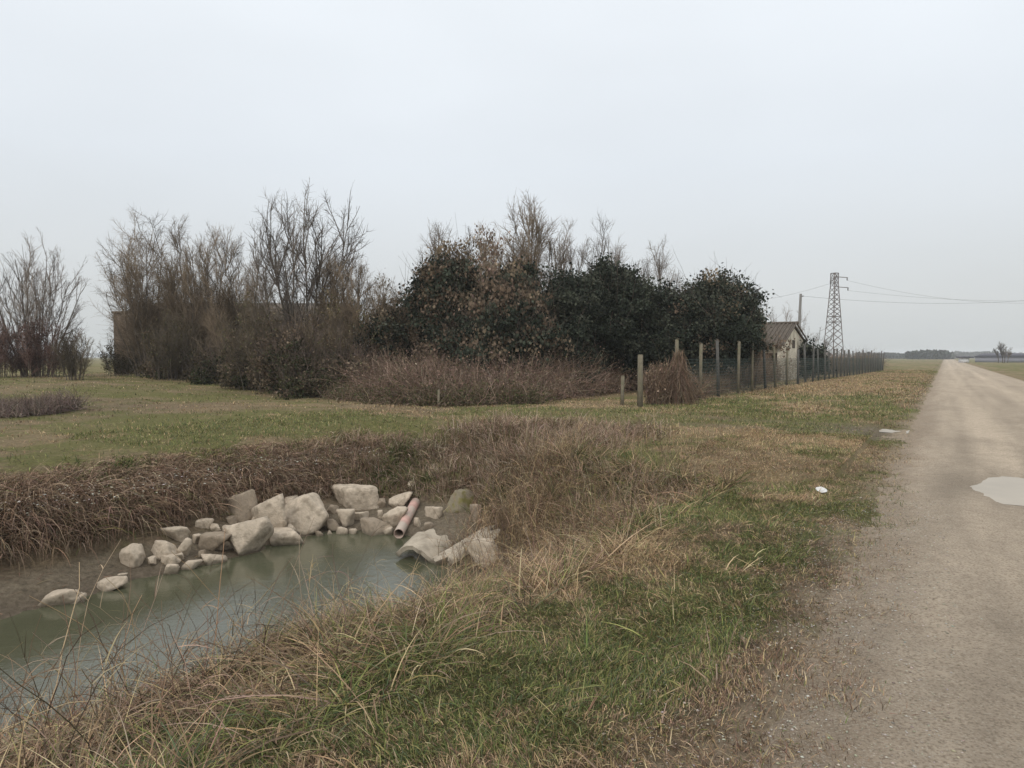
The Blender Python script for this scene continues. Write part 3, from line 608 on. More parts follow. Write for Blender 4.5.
def bare_tree(label, base, H, W_, stems, seed, bark='brown', tmin=.25, dens=(10, 9, 9), up=.06, cat='tree', name='bare_tree', leaf=None, group='bare winter trees along the field edge', basew=.3, lvl=(.38, .5, .5), ang=.5, tk=1.0, lift=.0, off=0.0):
    """H height, W_ crown width in metres: branches fill a dome-shaped envelope"""
    rg = np.random.default_rng(seed); base = np.array(base, float); ra = W_ / 2; cz = H * (.46 + lift); rz_ = H - cz
    def env(P): return np.sqrt(((P[..., 0] - off * np.clip(P[..., 2] / H, 0, 1)) / ra) ** 2 + (P[..., 1] / ra) ** 2 + (np.where(P[..., 2] > cz, (P[..., 2] - cz) / rz_, (cz - P[..., 2]) / (cz * 1.25))) ** 2)
    def fit(P, rt, lim):
        for f in (.8, .62, .5, .4):
            bad = env(P[:, -1]) > lim; P = np.where(bad[:, None, None], rt[:, None, :] + (P - rt[:, None, :]) * f, P)
        return P
    t = thing(name, label, cat, base, group); n = stems
    a = np.arange(n) * 2.39996 + rg.uniform(0, 6); rad = np.sqrt((np.arange(n) + .5) / n)
    P0 = np.stack([np.cos(a) * rad * basew, np.sin(a) * rad * basew, np.full(n, -.1)], 1)
    f = rg.uniform(.78, 1.0, n) * .93; th = rad * 1.25
    T = np.stack([np.cos(a) * np.sin(th) * ra + off * np.cos(th), np.sin(a) * np.sin(th) * ra, cz + np.cos(th) * rz_], 1) * f[:, None]
    K = 9; tt = np.linspace(0, 1, K)[None, :, None]; mid = P0 * .45 + T * .55; mid[:, :2] *= .78; mid[:, 2] = T[:, 2] * .45
    P = P0[:, None] * (1 - tt) ** 2 + mid[:, None] * 2 * tt * (1 - tt) + T[:, None] * tt ** 2
    wob = np.cumsum(rg.normal(0, H * .0055, (n, K, 3)), 1); wob[:, 0] = 0; P = P + wob
    L = np.linalg.norm(T - P0, axis=1); r0 = H * .0062 * tk
    R0 = np.linspace(1, .18, K)[None] * r0 * rg.uniform(.6, 1.15, (n, 1)); V, Q = tubes(P, R0, 6)
    tr = build('trunk', V, Q, M_bark, t, smooth=True)
    bc = np.array(BARKS[bark]); out = []; par = (P, L); rr = r0 * .5; gl = None
    for k, (dn, lr) in enumerate(zip(dens, lvl)):
        ro, d, l, j, tq = spawn(par[0], par[1], dn, lr, ang * (1, 1.1, 1.35)[k], tmin if k == 0 else .12, rg, (.22, .3, .35)[k], (.45, .3, .2)[k])
        K = (6, 4, 3)[k]; Pn = fit(grow(ro, d, l, K, up * (1.6, 1.2, .6)[k], (.07, .11, .13)[k], rg), ro, 1.0 + .06 * k + .04 * rg.uniform(0, 1)); l = np.linalg.norm(Pn[:, -1] - Pn[:, 0], axis=1)
        rc = np.clip(rr * (l / np.maximum(np.percentile(l, 95), .01)) ** .8, (.010, .0065, .0045)[k] * tk, rr); Rn = np.linspace(1, .4, K + 1)[None] * rc[:, None]
        V, Q = tubes(Pn, Rn, 4 if k == 0 else 3)
        gl = rg.uniform(.5, 1.7, n)[j % n] if k == 0 else gl[j]; c = bc * (gl * rg.uniform(.75, 1.3, len(l)))[:, None]; out.append((V, Q, np.repeat(c, len(V) // len(l), axis=0))); par = (Pn, l); rr *= .5
    if leaf:
        cols, cnt, size, droop = leaf; Pn = par[0]; nc = max(8, cnt // 14); j = rg.integers(0, len(Pn), nc); q_ = rg.integers(0, nc, cnt)
        P_ = Pn[j[q_], rg.integers(0, Pn.shape[1], cnt)] + rg.normal(0, .10, (cnt, 3)) * np.array([1, 1, 1.5])
        out.append(leaves(P_, rg.uniform(size * .5, size * 1.5, cnt), pal(cols, cnt, .25), droop=droop))
    commit('crown', out, M_twig, t)
    return t
def bpx(px, D): x = (px - 512) / F * D; return (x, D, gz(x, D))
B = bare_tree
# far field edge, from the open field side to the shed
SH = dict(cat='shrub', name='bare_shrub', group='dark bare shrubs at the field edge')
B('tall bare shrubby tree with fan of thin stems over a dark reddish thicket', bpx(36, 41), 8.6, 6.6, 16, 1, 'grey', dens=(9, 7, 5), basew=.8, tmin=.3, ang=.4)
B('low dark reddish thicket under the fan shaped bare tree', bpx(8, 39), 3.7, 4.6, 26, 2, 'red', dens=(11, 9, 7), basew=1.4, tmin=.05, leaf=([(.09, .055, .045), (.06, .045, .035)], 6500, .07, .5), **SH)
B('low dark reddish bush between the fan shaped tree and the upright clump', bpx(48, 39), 3.4, 4.2, 24, 3, 'red', dens=(11, 9, 7), basew=1.3, tmin=.05, leaf=([(.09, .055, .045), (.06, .045, .035)], 5500, .07, .5), **SH)
B('low dark bush at the foot of the narrow ruined pillar', bpx(122, 42), 2.4, 3.2, 20, 25, 'dark', dens=(10, 8, 6), basew=.8, tmin=.05, leaf=([(.06, .05, .03), (.05, .05, .028)], 3500, .08, .5), **SH)
B('small dark upright bush clump standing alone on the grass', bpx(75, 35), 2.9, 2.1, 22, 4, 'dark', dens=(9, 8, 6), basew=.4, tmin=.08, **SH)
B('broad bare tree with sideways branches beside the ruined brick pillars', bpx(152, 41), 9.4, 6.6, 22, 5, 'brown', basew=.9, tmin=.10, ang=.6, off=-.3)
B('dense bare many stemmed tree in front of the old farmhouse', bpx(205, 39), 8.9, 5.6, 22, 6, 'brown', basew=1.0, tmin=.12)
B('bare bushy tree between the dense many stemmed one and the tall open one', bpx(243, 36), 7.2, 4.6, 18, 7, 'brown', basew=.9, tmin=.12)
B('tallest open crowned bare tree rising above the bramble', bpx(308, 32), 9.8, 7.4, 11, 8, 'grey', dens=(11, 8, 6), basew=.7, tmin=.3, tk=1.15, lift=.04)
B('slim bare tree beside the tallest open crowned one', bpx(357, 31), 6.6, 3.8, 11, 9, 'brown', dens=(11, 9, 9), basew=.4)
B('brown bushy tree with few dry leaves under the tallest bare tree', bpx(338, 29.5), 4.4, 4.8, 24, 10, 'brown', dens=(11, 9, 6), basew=1.0, tmin=.05, leaf=([(.16, .12, .07), (.10, .09, .045), (.2, .16, .1)], 5000, .08, .8))
B('low brown bushy tree at the foot of the dense bare trees', bpx(268, 31), 4.2, 5.0, 24, 11, 'dark', dens=(11, 9, 6), basew=1.2, tmin=.05, leaf=([(.10, .095, .045), (.15, .12, .07), (.2, .16, .11)], 5000, .08, .8))
B('dark bare bush between the ruined brick and the dense bare trees', bpx(178, 37), 4.0, 5.0, 24, 23, 'dark', dens=(11, 9, 6), basew=1.2, tmin=.05, leaf=([(.09, .085, .04), (.13, .10, .06)], 2500, .08, .8))
B('bare tree with drooping dry seed clusters beside the ivy cone', bpx(484, 28.5), 7.1, 4.0, 9, 12, 'brown', dens=(11, 9, 8), basew=.5, leaf=([(.26, .20, .15), (.18, .13, .10)], 6500, .12, 1.6))
B('tall upright bare tree behind the ivy mound', bpx(526, 33), 8.9, 4.6, 10, 13, 'brown', dens=(13, 9, 9), basew=.5, tk=1.2, lift=.08)
B('slender bare tree between the ivy cone and the tall upright one', bpx(452, 31), 8.0, 3.6, 8, 24, 'brown', dens=(11, 9, 8), basew=.5, lift=.08)
B('bare tree leaning over the top of the ivy mound', bpx(580, 36), 8.7, 5.0, 10, 14, 'grey', dens=(13, 9, 9), basew=.6, lift=.1, off=.5)
B('pale bare tree behind the dip between the two evergreens', bpx(662, 41), 8.2, 5.4, 11, 15, 'grey', dens=(11, 9, 9), basew=.6, lift=.1)
B('low bare tree showing over the second evergreen', bpx(705, 44), 7.0, 5.4, 11, 16, 'grey', dens=(11, 9, 9), basew=.6, lift=.1)
B('bare reddish tree at the shed side of the second evergreen', bpx(748, 35), 4.9, 2.4, 10, 17, 'brown', dens=(11, 9, 9), basew=.4, leaf=([(.2, .14, .1)], 1800, .08, 1.2))
B('faint thin bare tree behind the shed roof', bpx(780, 75), 8.0, 7.0, 9, 18, 'grey', dens=(9, 6, 5), basew=.6)
B('faint bare tree behind the utility pole', bpx(812, 82), 6.4, 7, 9, 19, 'grey', dens=(8, 6, 5), basew=.6)
B('double stemmed bare tree alone in the far field across the road', bpx(1004, 190), 6.2, 5.4, 4, 20, 'grey', dens=(14, 9, 7), basew=1.3, tk=3.2, group='lone field trees')

B('low twiggy tree filling the dip beside the slim bare tree', bpx(395, 30.5), 5.2, 4.4, 16, 27, 'brown', dens=(11, 9, 7), basew=.8, tmin=.1, leaf=([(.17, .125, .085), (.10, .09, .05)], 3000, .09, 1.0))

# evergreen / ivy masses
def evergreen(label, blobs, n, seed, cols=((.034, .042, .028), (.045, .055, .036), (.028, .034, .024), (.062, .066, .046)), size=.10, name='ivy_tree', tips=0, dead=0, droop=None, clump=.55):
    """blobs: (px, D, z centre, rx, ry, rz) in metres, several lobes of one crown"""
    rg = np.random.default_rng(seed); b0 = blobs[0]; base = np.array(bpx(b0[0], b0[1])); t = thing(name, label, 'tree', base, 'dark ivy covered trees')
    P_ = []; C_ = []; tot = sum(b[3] * b[5] for b in blobs)
    for (px, D, zc, rx, ry, rz_) in blobs:
        c = np.array([(px - 512) / F * D, D, zc]) - base; tr = MB()
        P, L = np.array([[c[0], c[1], -.2]]), None
        tr.bar((c[0] * .8, c[1] * .8, -.2), (c[0], c[1], c[2] + rz_ * .4), .16, 7, .05)
        for q in range(5):
            dd = norm(rg.normal(size=3) * np.array([1, 1, .5]) + [0, 0, .5]); tr.bar((c[0] * .9, c[1] * .9, zc * .35), c + dd * np.array([rx, ry, rz_]) * .85, .06, 5, .015)
        tr.build('trunk', M_bark, t)
        k = int(n * rx * rz_ / tot); nc = max(20, int(k / 110))
        d = norm(rg.normal(size=(nc, 3))); rad = (rg.uniform(.5, 1.08, nc) + .25 * (rg.uniform(0, 1, nc) < .14))[:, None] * (1 + (vn(d[:, 0] * 3 + px, d[:, 2] * 3 + d[:, 1] * 2, seed) - .5) * .85)[:, None]
        cc = c + d * rad * np.array([rx, ry, rz_]); cc[:, 2] = np.maximum(cc[:, 2], .15)
        cb = rg.uniform(.75, 1.3, (nc, 1)); ctint = np.array(cols)[rg.integers(0, len(cols), nc)] * cb
        isd = rg.uniform(0, 1, nc) < dead
        ctint[isd] = np.array([(.165, .12, .085), (.12, .09, .065), (.20, .155, .105)])[rg.integers(0, 3, isd.sum())]
        j = rg.integers(0, nc, k); off = rg.normal(size=(k, 3)) * clump * .45 * np.array([1, 1, .75]) * (.6 + .5 * rg.uniform(0, 1, (nc, 1)))[j]
        P = cc[j] + off; P[:, 2] = np.maximum(P[:, 2], .02); P_.append(P); C_.append(ctint[j] * rg.uniform(.7, 1.4, (k, 1)))
    P = np.concatenate(P_); C = np.concatenate(C_)
    out = [leaves(P, rg.uniform(size * .45, size * 1.7, len(P)), C, droop=droop, aspect=.8)]
    if tips:
        j = rg.choice(len(P), tips); Pn = grow(P[j], norm(rg.normal(size=(tips, 3)) * .5 + [0, 0, .8]), rg.uniform(.3, 1.1, tips) * (1 + .9 * (rg.uniform(0, 1, tips) < .15)), 3, .05, .12, rg)
        V, Q = tubes(Pn, np.linspace(1, .4, 4)[None] * np.full((tips, 1), .007), 3); out.append((V, Q, np.repeat(pal([(.13, .10, .08)], tips), 12, axis=0)))
    commit('crown', out, M_leaf, t)
    return t
def lobe(px, py, D, wpx, hpx, ry=None): 
    rx = wpx / 2 * D / F; rz_ = hpx / 2 * D / F; return (px, D, pz(py, D), rx, ry or rx, rz_)
E = evergreen
DK = ((.032, .039, .028), (.043, .051, .036), (.025, .03, .022), (.064, .069, .05))
E('small dark ivy covered tree behind the slim bare one', [lobe(402, 325, 32, 44, 60), lobe(388, 345, 30, 56, 60), lobe(424, 345, 31, 54, 54)], 34000, 31, dead=.2, tips=500, cols=DK)
E('ragged cone of dry vines over a dark ivy trunk', [lobe(447, 305, 28.5, 52, 80), lobe(440, 282, 28.5, 26, 40), lobe(456, 285, 28, 34, 60), lobe(432, 300, 28.5, 34, 60), lobe(466, 345, 27.6, 64, 50)], 56000, 32, dead=.38, tips=1500, size=.10, droop=.8, cols=DK)
E('dark vine draped bush hung with dry brown leaves', [lobe(500, 318, 27.5, 70, 70), lobe(532, 338, 27.2, 50, 60), lobe(485, 345, 27, 60, 46), lobe(515, 295, 28.4, 44, 60)], 62000, 33, dead=.36, tips=1400, droop=1.2, size=.11, cols=DK)
E('largest dark evergreen mound with a squared top shoulder', [lobe(585, 325, 31, 96, 90), lobe(613, 292, 32, 54, 50), lobe(582, 298, 31.5, 50, 46), lobe(622, 310, 31.5, 40, 60), lobe(552, 318, 30, 50, 60), lobe(560, 350, 29, 70, 50)], 130000, 34, tips=900, size=.095, cols=DK)
E('dark evergreen mass filling the dip next to the squared mound', [lobe(650, 330, 33, 66, 74), lobe(668, 315, 34, 54, 46), lobe(640, 345, 32, 70, 50), lobe(676, 345, 32.5, 60, 50)], 84000, 35, tips=700, size=.095, cols=DK)
E('dark rounded evergreen closest to the shed', [lobe(722, 312, 33, 54, 62), lobe(702, 325, 32, 56, 60), lobe(740, 312, 34, 38, 44), lobe(720, 340, 32, 80, 56), lobe(695, 308, 34, 40, 40)], 92000, 36, tips=1100, dead=.08, size=.095, cols=DK)
E('small dark evergreen bush at the corner of the shed', [lobe(808, 357, 50, 16, 24), lobe(815, 361, 52, 16, 18)], 7000, 37, name='evergreen_bush', size=.15, tips=40, cols=DK)
E('dark olive undergrowth bush below the dense bare trees', [lobe(222, 372, 36, 70, 36), lobe(180, 368, 39, 60, 26), lobe(262, 378, 31.5, 60, 40)], 30000, 38, cols=((.05, .046, .025), (.038, .042, .02), (.075, .06, .038)), dead=.35, tips=2500, name='undergrowth_bush', size=.09)
E('leafy brown green bush where the bramble begins', [lobe(318, 380, 27.5, 70, 42), lobe(350, 374, 28, 50, 36), lobe(290, 362, 29, 60, 50)], 30000, 39, cols=((.06, .054, .03), (.042, .046, .022), (.085, .065, .042)), dead=.45, tips=3000, name='undergrowth_bush', size=.085)

# bramble bank
def thicket(label, pts, depth, H, n, seed, cols, name='bramble_thicket', leafc=None, nl=0, group=None, spr=.55, zf=.6, dr=-.12, wob=.2):
    rg = np.random.default_rng(seed); A = np.array([bpx(*q)[:2] for q in pts]); base = np.array([*A[0], 0]); k = rg.uniform(0, len(A) - 1.001, n); i = k.astype(int); f = (k - i)[:, None]
    xyv = A[i] * (1 - f) + A[i + 1] * f; dp = rg.uniform(0, depth, n); xyv = xyv + np.stack([rg.normal(0, min(.3, depth * .35), n), dp], 1)
    z = height(xyv[:, 0], xyv[:, 1]); hh = H * (.55 + .45 * ss(0, depth * .35, dp)) * (.6 + .8 * fbm(xyv[:, 0] * .5, xyv[:, 1] * .5, seed, 3))
    L = hh * rg.uniform(.5, 1.5, n); P0 = np.stack([xyv[:, 0], xyv[:, 1], z + rg.uniform(0, .5, n) * hh * zf], 1) - base
    P = grow(P0, norm(rg.normal(size=(n, 3)) * spr + [0, 0, .9]), L, 5, dr, wob, rg); P[..., 2] = np.maximum(P[..., 2], 0)
    V, Q = tubes(P, np.linspace(1, .4, 6)[None] * rg.uniform(.004, .010, (n, 1)), 3); C = np.repeat(pal(cols, n, .3), 18, axis=0)
    o = empty(name, base); out = [(V, Q, C)]
    tag(o, label, 'bramble', group)
    commit('canes', out, M_twig, o)
    if nl:
        j = rg.integers(0, n, nl); s = rg.integers(1, 6, nl); commit('leaves', [leaves(P[j, s] + rg.normal(0, .05, (nl, 3)), rg.uniform(.04, .10, nl), pal(leafc, nl, .3))], M_leaf, o)
    return o
RB = [(.28, .195, .145), (.22, .15, .115), (.36, .27, .20), (.16, .115, .085)]
thicket('long bank of dead reddish brown bramble in front of the ivy trees', [(345, 26.5), (400, 23.5), (440, 22.6), (500, 23.2), (560, 25), (625, 31)], 4.5, 1.25, 17000, 51, RB, leafc=[(.22, .145, .11), (.12, .105, .06), (.28, .205, .155)], nl=45000)
thicket('greenish bramble fringe at the foot of the dead bramble bank', [(335, 25), (400, 22.6), (460, 21.8), (540, 23)], 1.2, .55, 4000, 52, RB + [(.10, .10, .045)], leafc=[(.085, .09, .04), (.14, .11, .07)], nl=14000)
thicket('dark olive bramble at the foot of the bare trees', [(170, 41.5), (215, 36), (260, 31), (310, 27), (345, 25.5)], 4, 1.3, 9000, 53, [(.10, .08, .055), (.075, .07, .04), (.14, .10, .075)], leafc=[(.06, .06, .03), (.09, .075, .045), (.05, .06, .025)], nl=38000)
thicket('low bramble behind the fence yard near the dark evergreens', [(560, 33), (640, 32), (720, 36)], 2, 1.0, 4500, 54, RB, leafc=[(.17, .12, .085), (.12, .1, .06)], nl=12000)
thicket('flat purple grey heap of dead twigs on the grass', [(-60, 18), (-10, 17.6), (22, 18.5)], 2.2, .42, 5200, 55, [(.19, .145, .12), (.15, .115, .095), (.23, .18, .15)], name='brush_heap')
VC = [(.25, .175, .125), (.18, .125, .09), (.31, .23, .165)]
thicket('low block of dead weeds caught in the fence beside the corner stake', [(652, 22.4), (660, 22.6), (672, 22.9)], .3, .85, 1500, 56, VC, name='dead_weeds', spr=.15, zf=.9, dr=.0, wob=.13, nl=2500, leafc=VC)
rg = np.random.default_rng(9); n = 1000; A = np.array(bpx(677, 22.9)); t = rg.uniform(0, 1, n); top_ = A + np.stack([rg.normal(.02, .09, n), rg.normal(-.1, .05, n), rg.uniform(1.2, 1.85, n)], 1); en = A + np.stack([rg.normal(.12, .28, n), rg.normal(-.1, .15, n), rg.uniform(0, .3, n)], 1); st_ = top_ + (en - top_) * (t ** 1.6)[:, None] * .9; L_ = rg.uniform(.3, .9, n)
P = grow(st_, norm(en - top_ + rg.normal(0, .12, (n, 3))), L_, 5, 0, .12, rg); P[..., 2] = np.maximum(P[..., 2], A[2]); V, Q = tubes(P - A, np.full((n, 6), .006), 3)
o = build('dead_vine', V, Q, M_twig, col=np.repeat(pal(VC, n), 18, axis=0)); o.location = A; tag(o, 'withered vine hanging like a tent from the tall fence post beside the weed block', 'vine')
thicket('sparse dead weeds along the foot of the first fence bays', [(686, 24.2), (700, 26.6), (719, 30), (738, 34)], .5, .7, 2600, 61, VC, name='dead_weeds', spr=.3, zf=.5, nl=2500, leafc=[(.2, .15, .10), (.10, .11, .05)])
thicket('dead weeds along the fence before the shed', [(745, 37), (765, 44), (785, 50), (800, 56)], 1.2, 1.5, 8000, 57, VC, name='dead_weeds', nl=16000, leafc=[(.13, .11, .07), (.19, .14, .1)])
thicket('brown and grey weeds along the fence past the shed', [(800, 56), (825, 62), (850, 72), (880, 88)], 2, 1.7, 12000, 58, VC + [(.09, .08, .06)], name='dead_weeds', nl=14000, leafc=[(.08, .075, .045), (.16, .12, .09)])

# ------------------------------------------------------------------ fence
M_post = mat('weathered_post', (.18, .155, .11), var=.3, scale=10, bump=.01, bscale=30, rough=.9, extra=speck((.13, .13, .07), 5, .5, .65, .6))
M_post2 = mat('dark_post', (.10, .095, .085), var=.3, scale=10, rough=.9)
M_wire = mat('green_wire', (.06, .085, .075), rough=.6, metal=.0, spec=.4)
fd = norm(np.array(bpx(885, 87.0)[:2]) - np.array(bpx(700, 27.0)[:2])); f0 = np.array(bpx(677, 23.2)[:2])
fen = thing('wire_fence', 'long wire fence on wooden posts running beside the road past the shed', 'fence', (f0[0], f0[1], 0))
rg = np.random.default_rng(5)
def t_px(px): q = (px - 512) / F; return (q * f0[1] - f0[0]) / (fd[0] - q * fd[1])
tlist = [t_px(q) for q in (677, 700, 719, 738, 752, 766, 776, 787, 798, 806)]
t_ = tlist[-1] + 2.2
while t_ < 66.5: tlist.append(t_); t_ += rg.uniform(1.5, 2.3)
for k, t_ in enumerate(tlist):
    q = fd * t_; z = gz(*(f0 + q)); hgt = 2.15 + rg.normal(0, .10) if k < 10 else rg.uniform(1.75, 2.2)
    w = .09 if k < 10 else .08
    tx = rg.normal(0, .03, 2)
    m_ = MB().box((q[0], q[1], z + hgt / 2 - .2), (w, w, hgt + .4), .4, tx, taper=.93)
    m_.box((q[0] + tx[0] * (hgt + .4), q[1] + tx[1] * (hgt + .4), z + hgt + .012), (w * .8, w * .8, .03), .4)
    m_.build('post', M_post if k % 3 != 2 and k < 9 else M_post2, fen)
# corner return towards the hedge: two short stakes
def stake(label, px, py, topy, w, m=M_post, lean=(0, 0)):
    p = hit(px, py); hgt = (py - topy) * p[1] / F
    o = MB().box((0, 0, hgt / 2 - .15), (w, w, hgt + .3), .3, lean, taper=.92).box((lean[0] * (hgt + .3), lean[1] * (hgt + .3), hgt + .01), (w * .8, w * .8, .02), .3).build('wooden_stake', m); o.location = p
    return tag(o, label, 'stake', 'stakes standing near the fence corner')
stake('thick wooden stake at the fence corner beside the vine heap', 640, 407, 355, .13)
stake('short pale stake next to the thick corner stake', 622, 405, 376, .09, lean=(.02, 0))
stake('thin stake alone in front of the bramble bank', 438.5, 407, 390, .07, lean=(.01, 0))
Ltot = tlist[-1]; P = []; 
for hz in np.arange(.08, 1.55, .12):
    for s in range(24): a_ = f0 * 0 + fd * (Ltot * s / 24); b_ = fd * (Ltot * (s + 1) / 24); P.append([[a_[0], a_[1], hz], [b_[0], b_[1], hz]])
for s in np.arange(0, Ltot, .14): a_ = fd * s; P.append([[a_[0], a_[1], .0], [a_[0], a_[1], 1.52]])
P = np.array(P); P[..., 0] += -.0; V, Q = tubes(P, np.full(P.shape[:2], .0055), 3); build('wire_netting', V, Q, M_wire, fen)
# inner dark netting panels at the yard by the shed
M_net = mat('blue_grey_sheet', (.10, .125, .125), var=.25, scale=2, rough=.7)
nt_ = thing('corrugated_fence', 'low blue grey corrugated sheet fence behind the wire fence', 'fence', bpx(722, 41))
b0 = np.array(bpx(722, 41)); b1 = np.array(bpx(770, 47)); n = 90; tt = np.linspace(0, 1, n); base = (b1 - b0)[None] * tt[:, None]; nn = norm(np.array([-(b1 - b0)[1], (b1 - b0)[0], 0])); wv = nn[None] * (np.sin(tt * 90)[:, None] * .03)
lo = base + wv; hi = lo + [0, 0, 1.35]; V = np.concatenate([lo, hi, lo + nn * .01, hi + nn * .01]); i = np.arange(n - 1)
build('sheet', V, np.concatenate([np.stack([i, i + 1, i + 1 + n, i + n], -1), np.stack([i + 2 * n, i + 3 * n, i + 1 + 3 * n, i + 1 + 2 * n], -1), np.stack([i + n, i + 1 + n, i + 1 + 3 * n, i + 3 * n], -1)]), M_net, nt_)
for k in range(5): q = (b1 - b0) * k / 4 + nn * .06; MB().box((q[0], q[1], .75), (.07, .07, 1.6)).build('post', M_post, nt_)

# ------------------------------------------------------------------ shed with tiled roof
def tiles(N, L, src, vec):
    w = N.new('ShaderNodeTexWave'); w.inputs['Scale'].default_value = 2.6; w.inputs['Distortion'].default_value = .8; L.new(vec, w.inputs['Vector'])
    v = N.new('ShaderNodeMix'); v.data_type = 'RGBA'; L.new(w.outputs['Fac'], v.inputs[0]); L.new(src, v.inputs[6]); v.inputs[7].default_value = (.085, .07, .055, 1)
    v.inputs[0].default_value = .5; return v.outputs[2]
M_plaster = mat('stained_plaster', (.66, .60, .48), var=.15, scale=1.5, bump=.01, rough=.95, extra=chain(speck((.27, .23, .17), 1.3, .5, .65, .8), speck((.30, .17, .11), 2.2, .62, .68, .8)))
M_tile = mat('roof_tile', (.15, .122, .095), var=.35, scale=5, bump=.03, bscale=9, rough=.9, extra=tiles)
M_wood = mat('old_wood', (.08, .065, .05), var=.3, scale=6, rough=.9)
M_brick = mat('dark_brick', (.19, .145, .11), var=.3, scale=3, bump=.02, bscale=8, rough=.95)
A = np.array(bpx(781, 45.5)[:2]); Bp = np.array(bpx(803, 51)[:2]); ex = Bp - A; Wd = np.linalg.norm(ex); ex = ex / Wd; ey = np.array([-ex[1], ex[0]])   # ex along the gable wall, ey into the yard
shed = thing('shed', 'small plastered shed with tiled gable roof and open dark side behind the fence', 'shed', (A[0], A[1], 0))
def L3(a, b, z): q = ex * a + ey * b; return (q[0], q[1], z)
Ld = 7.0; ze0, ze1, zp = 2.35, 2.75, 3.75; th = .25
def prism(mb, poly, b0, b1, c=None):
    n = len(poly); V = [L3(a, b0, z) for a, z in poly] + [L3(a, b1, z) for a, z in poly]
    mb.add(V, [[i, (i + 1) % n, (i + 1) % n + n, i + n] for i in range(n)]); mb.add([V[k] for k in range(n)], [list(range(n))[::-1]]); mb.add([V[n + k] for k in range(n)], [list(range(n))]); return mb
w_ = MB(); prism(w_, [(0, -.1), (Wd, -.1), (Wd, ze1), (Wd / 2, zp - .12), (0, ze0)], 0, th)          # gable wall facing the road
prism(w_, [(0, -.1), (Wd, -.1), (Wd, ze1), (Wd / 2, zp - .12), (0, ze0)], Ld - th, Ld); prism(w_, [(Wd - th, -.1), (Wd, -.1), (Wd, ze1 - .05), (Wd - th, ze1 + .05)], th, Ld - th)
prism(w_, [(0, -.1), (th, -.1), (th, 1.0), (0, 1.0)], th, Ld - th); prism(w_, [(0, 1.85), (th, 1.85), (th, ze0 + .04), (0, ze0 - .02)], th, Ld - th)
w_.build('wall', M_plaster, shed)
for k in (2.2, 4.4): prism(MB(), [(0.01, .95), (th, .95), (th, 1.9), (.01, 1.9)], k, k + .3).build('pillar', M_plaster, shed)
prism(MB(), [(th + .5, .0), (Wd - th - .05, .0), (Wd - th - .05, 2.3), (th + .5, 2.3)], .6, Ld - .5).build('shade_fill_block', mat('painted_shade', (.07, .06, .04), var=.3), shed)  # dark block added inside; its colour paints the shade behind the opening
r_ = MB(); ov = .35; s0 = (zp - ze0) / (Wd / 2); s1 = (zp - ze1) / (Wd / 2)
prism(r_, [(-ov, ze0 - s0 * ov), (Wd / 2, zp), (Wd + ov, ze1 - s1 * ov), (Wd + ov, ze1 - s1 * ov + .12), (Wd / 2, zp + .13), (-ov, ze0 - s0 * ov + .12)], -.08, Ld + ov)
rf = r_.build('roof', M_tile, shed)
mb = MB()
for k in range(28): b = -ov + .15 + k * .265; mb.bar(L3(-ov, b, ze0 - s0 * ov + .14), L3(Wd / 2, b, zp + .15), .06, 5); mb.bar(L3(Wd + ov, b, ze1 - s1 * ov + .14), L3(Wd / 2, b, zp + .15), .06, 5)
mb.bar(L3(Wd / 2, -ov, zp + .17), L3(Wd / 2, Ld + ov, zp + .17), .1, 6); mb.build('roof_tiles', M_tile, rf)
mb = MB(); prism(mb, [(Wd * .46, 2.2), (Wd * .58, 2.2), (Wd * .58, 2.75), (Wd * .46, 2.75)], -.02, .06); mb.build('window', M_wood, shed)
# derelict farmhouse and brick pillars behind the bare trees
hs = thing('farmhouse', 'derelict low brown farmhouse hidden behind the dense bare trees', 'house', bpx(235, 50))
mb = MB().box((0, 3, 1.8), (14, 6, 3.7)); mb.build('wall', M_brick, hs)
mb = MB(); mb.add([(-7.4, -.4, 3.65), (7.4, -.4, 3.65), (7.4, 6.4, 3.65), (-7.4, 6.4, 3.65), (-7.4, 3, 5.1), (7.4, 3, 5.1)], [[0, 1, 5, 4], [2, 3, 4, 5], [0, 3, 2, 1]]); mb.add([(-7.4, -.4, 3.65), (-7.4, 6.4, 3.65), (-7.4, 3, 5.1), (7.4, -.4, 3.65), (7.4, 6.4, 3.65), (7.4, 3, 5.1)], [[0, 2, 1], [3, 4, 5]]); mb.build('roof', M_tile, hs)
for wx in (-4.5, -1, 3): MB().box((wx, -.02, 2), (.9, .08, 1.2)).build('window', M_wood, hs)
for px, D, w, tp, lb in ((122, 45, .62, 320, 'narrow ruined brick pillar beside the broad bare tree'), (146, 46, 1.8, 319, 'wide ruined brick wall stump behind the broad bare tree')):
    x, y, z = bpx(px, D); H = pz(tp, D); t = thing('brick_pillar', lb, 'ruin', (x, y, z), 'ruined brick remains')
    MB().box((0, 0, H / 2 - .1), (w, .6, H)).build('shaft', M_brick, t); MB().box((0, 0, H - .04), (w + .12, .72, .14)).build('cap', M_brick, t)

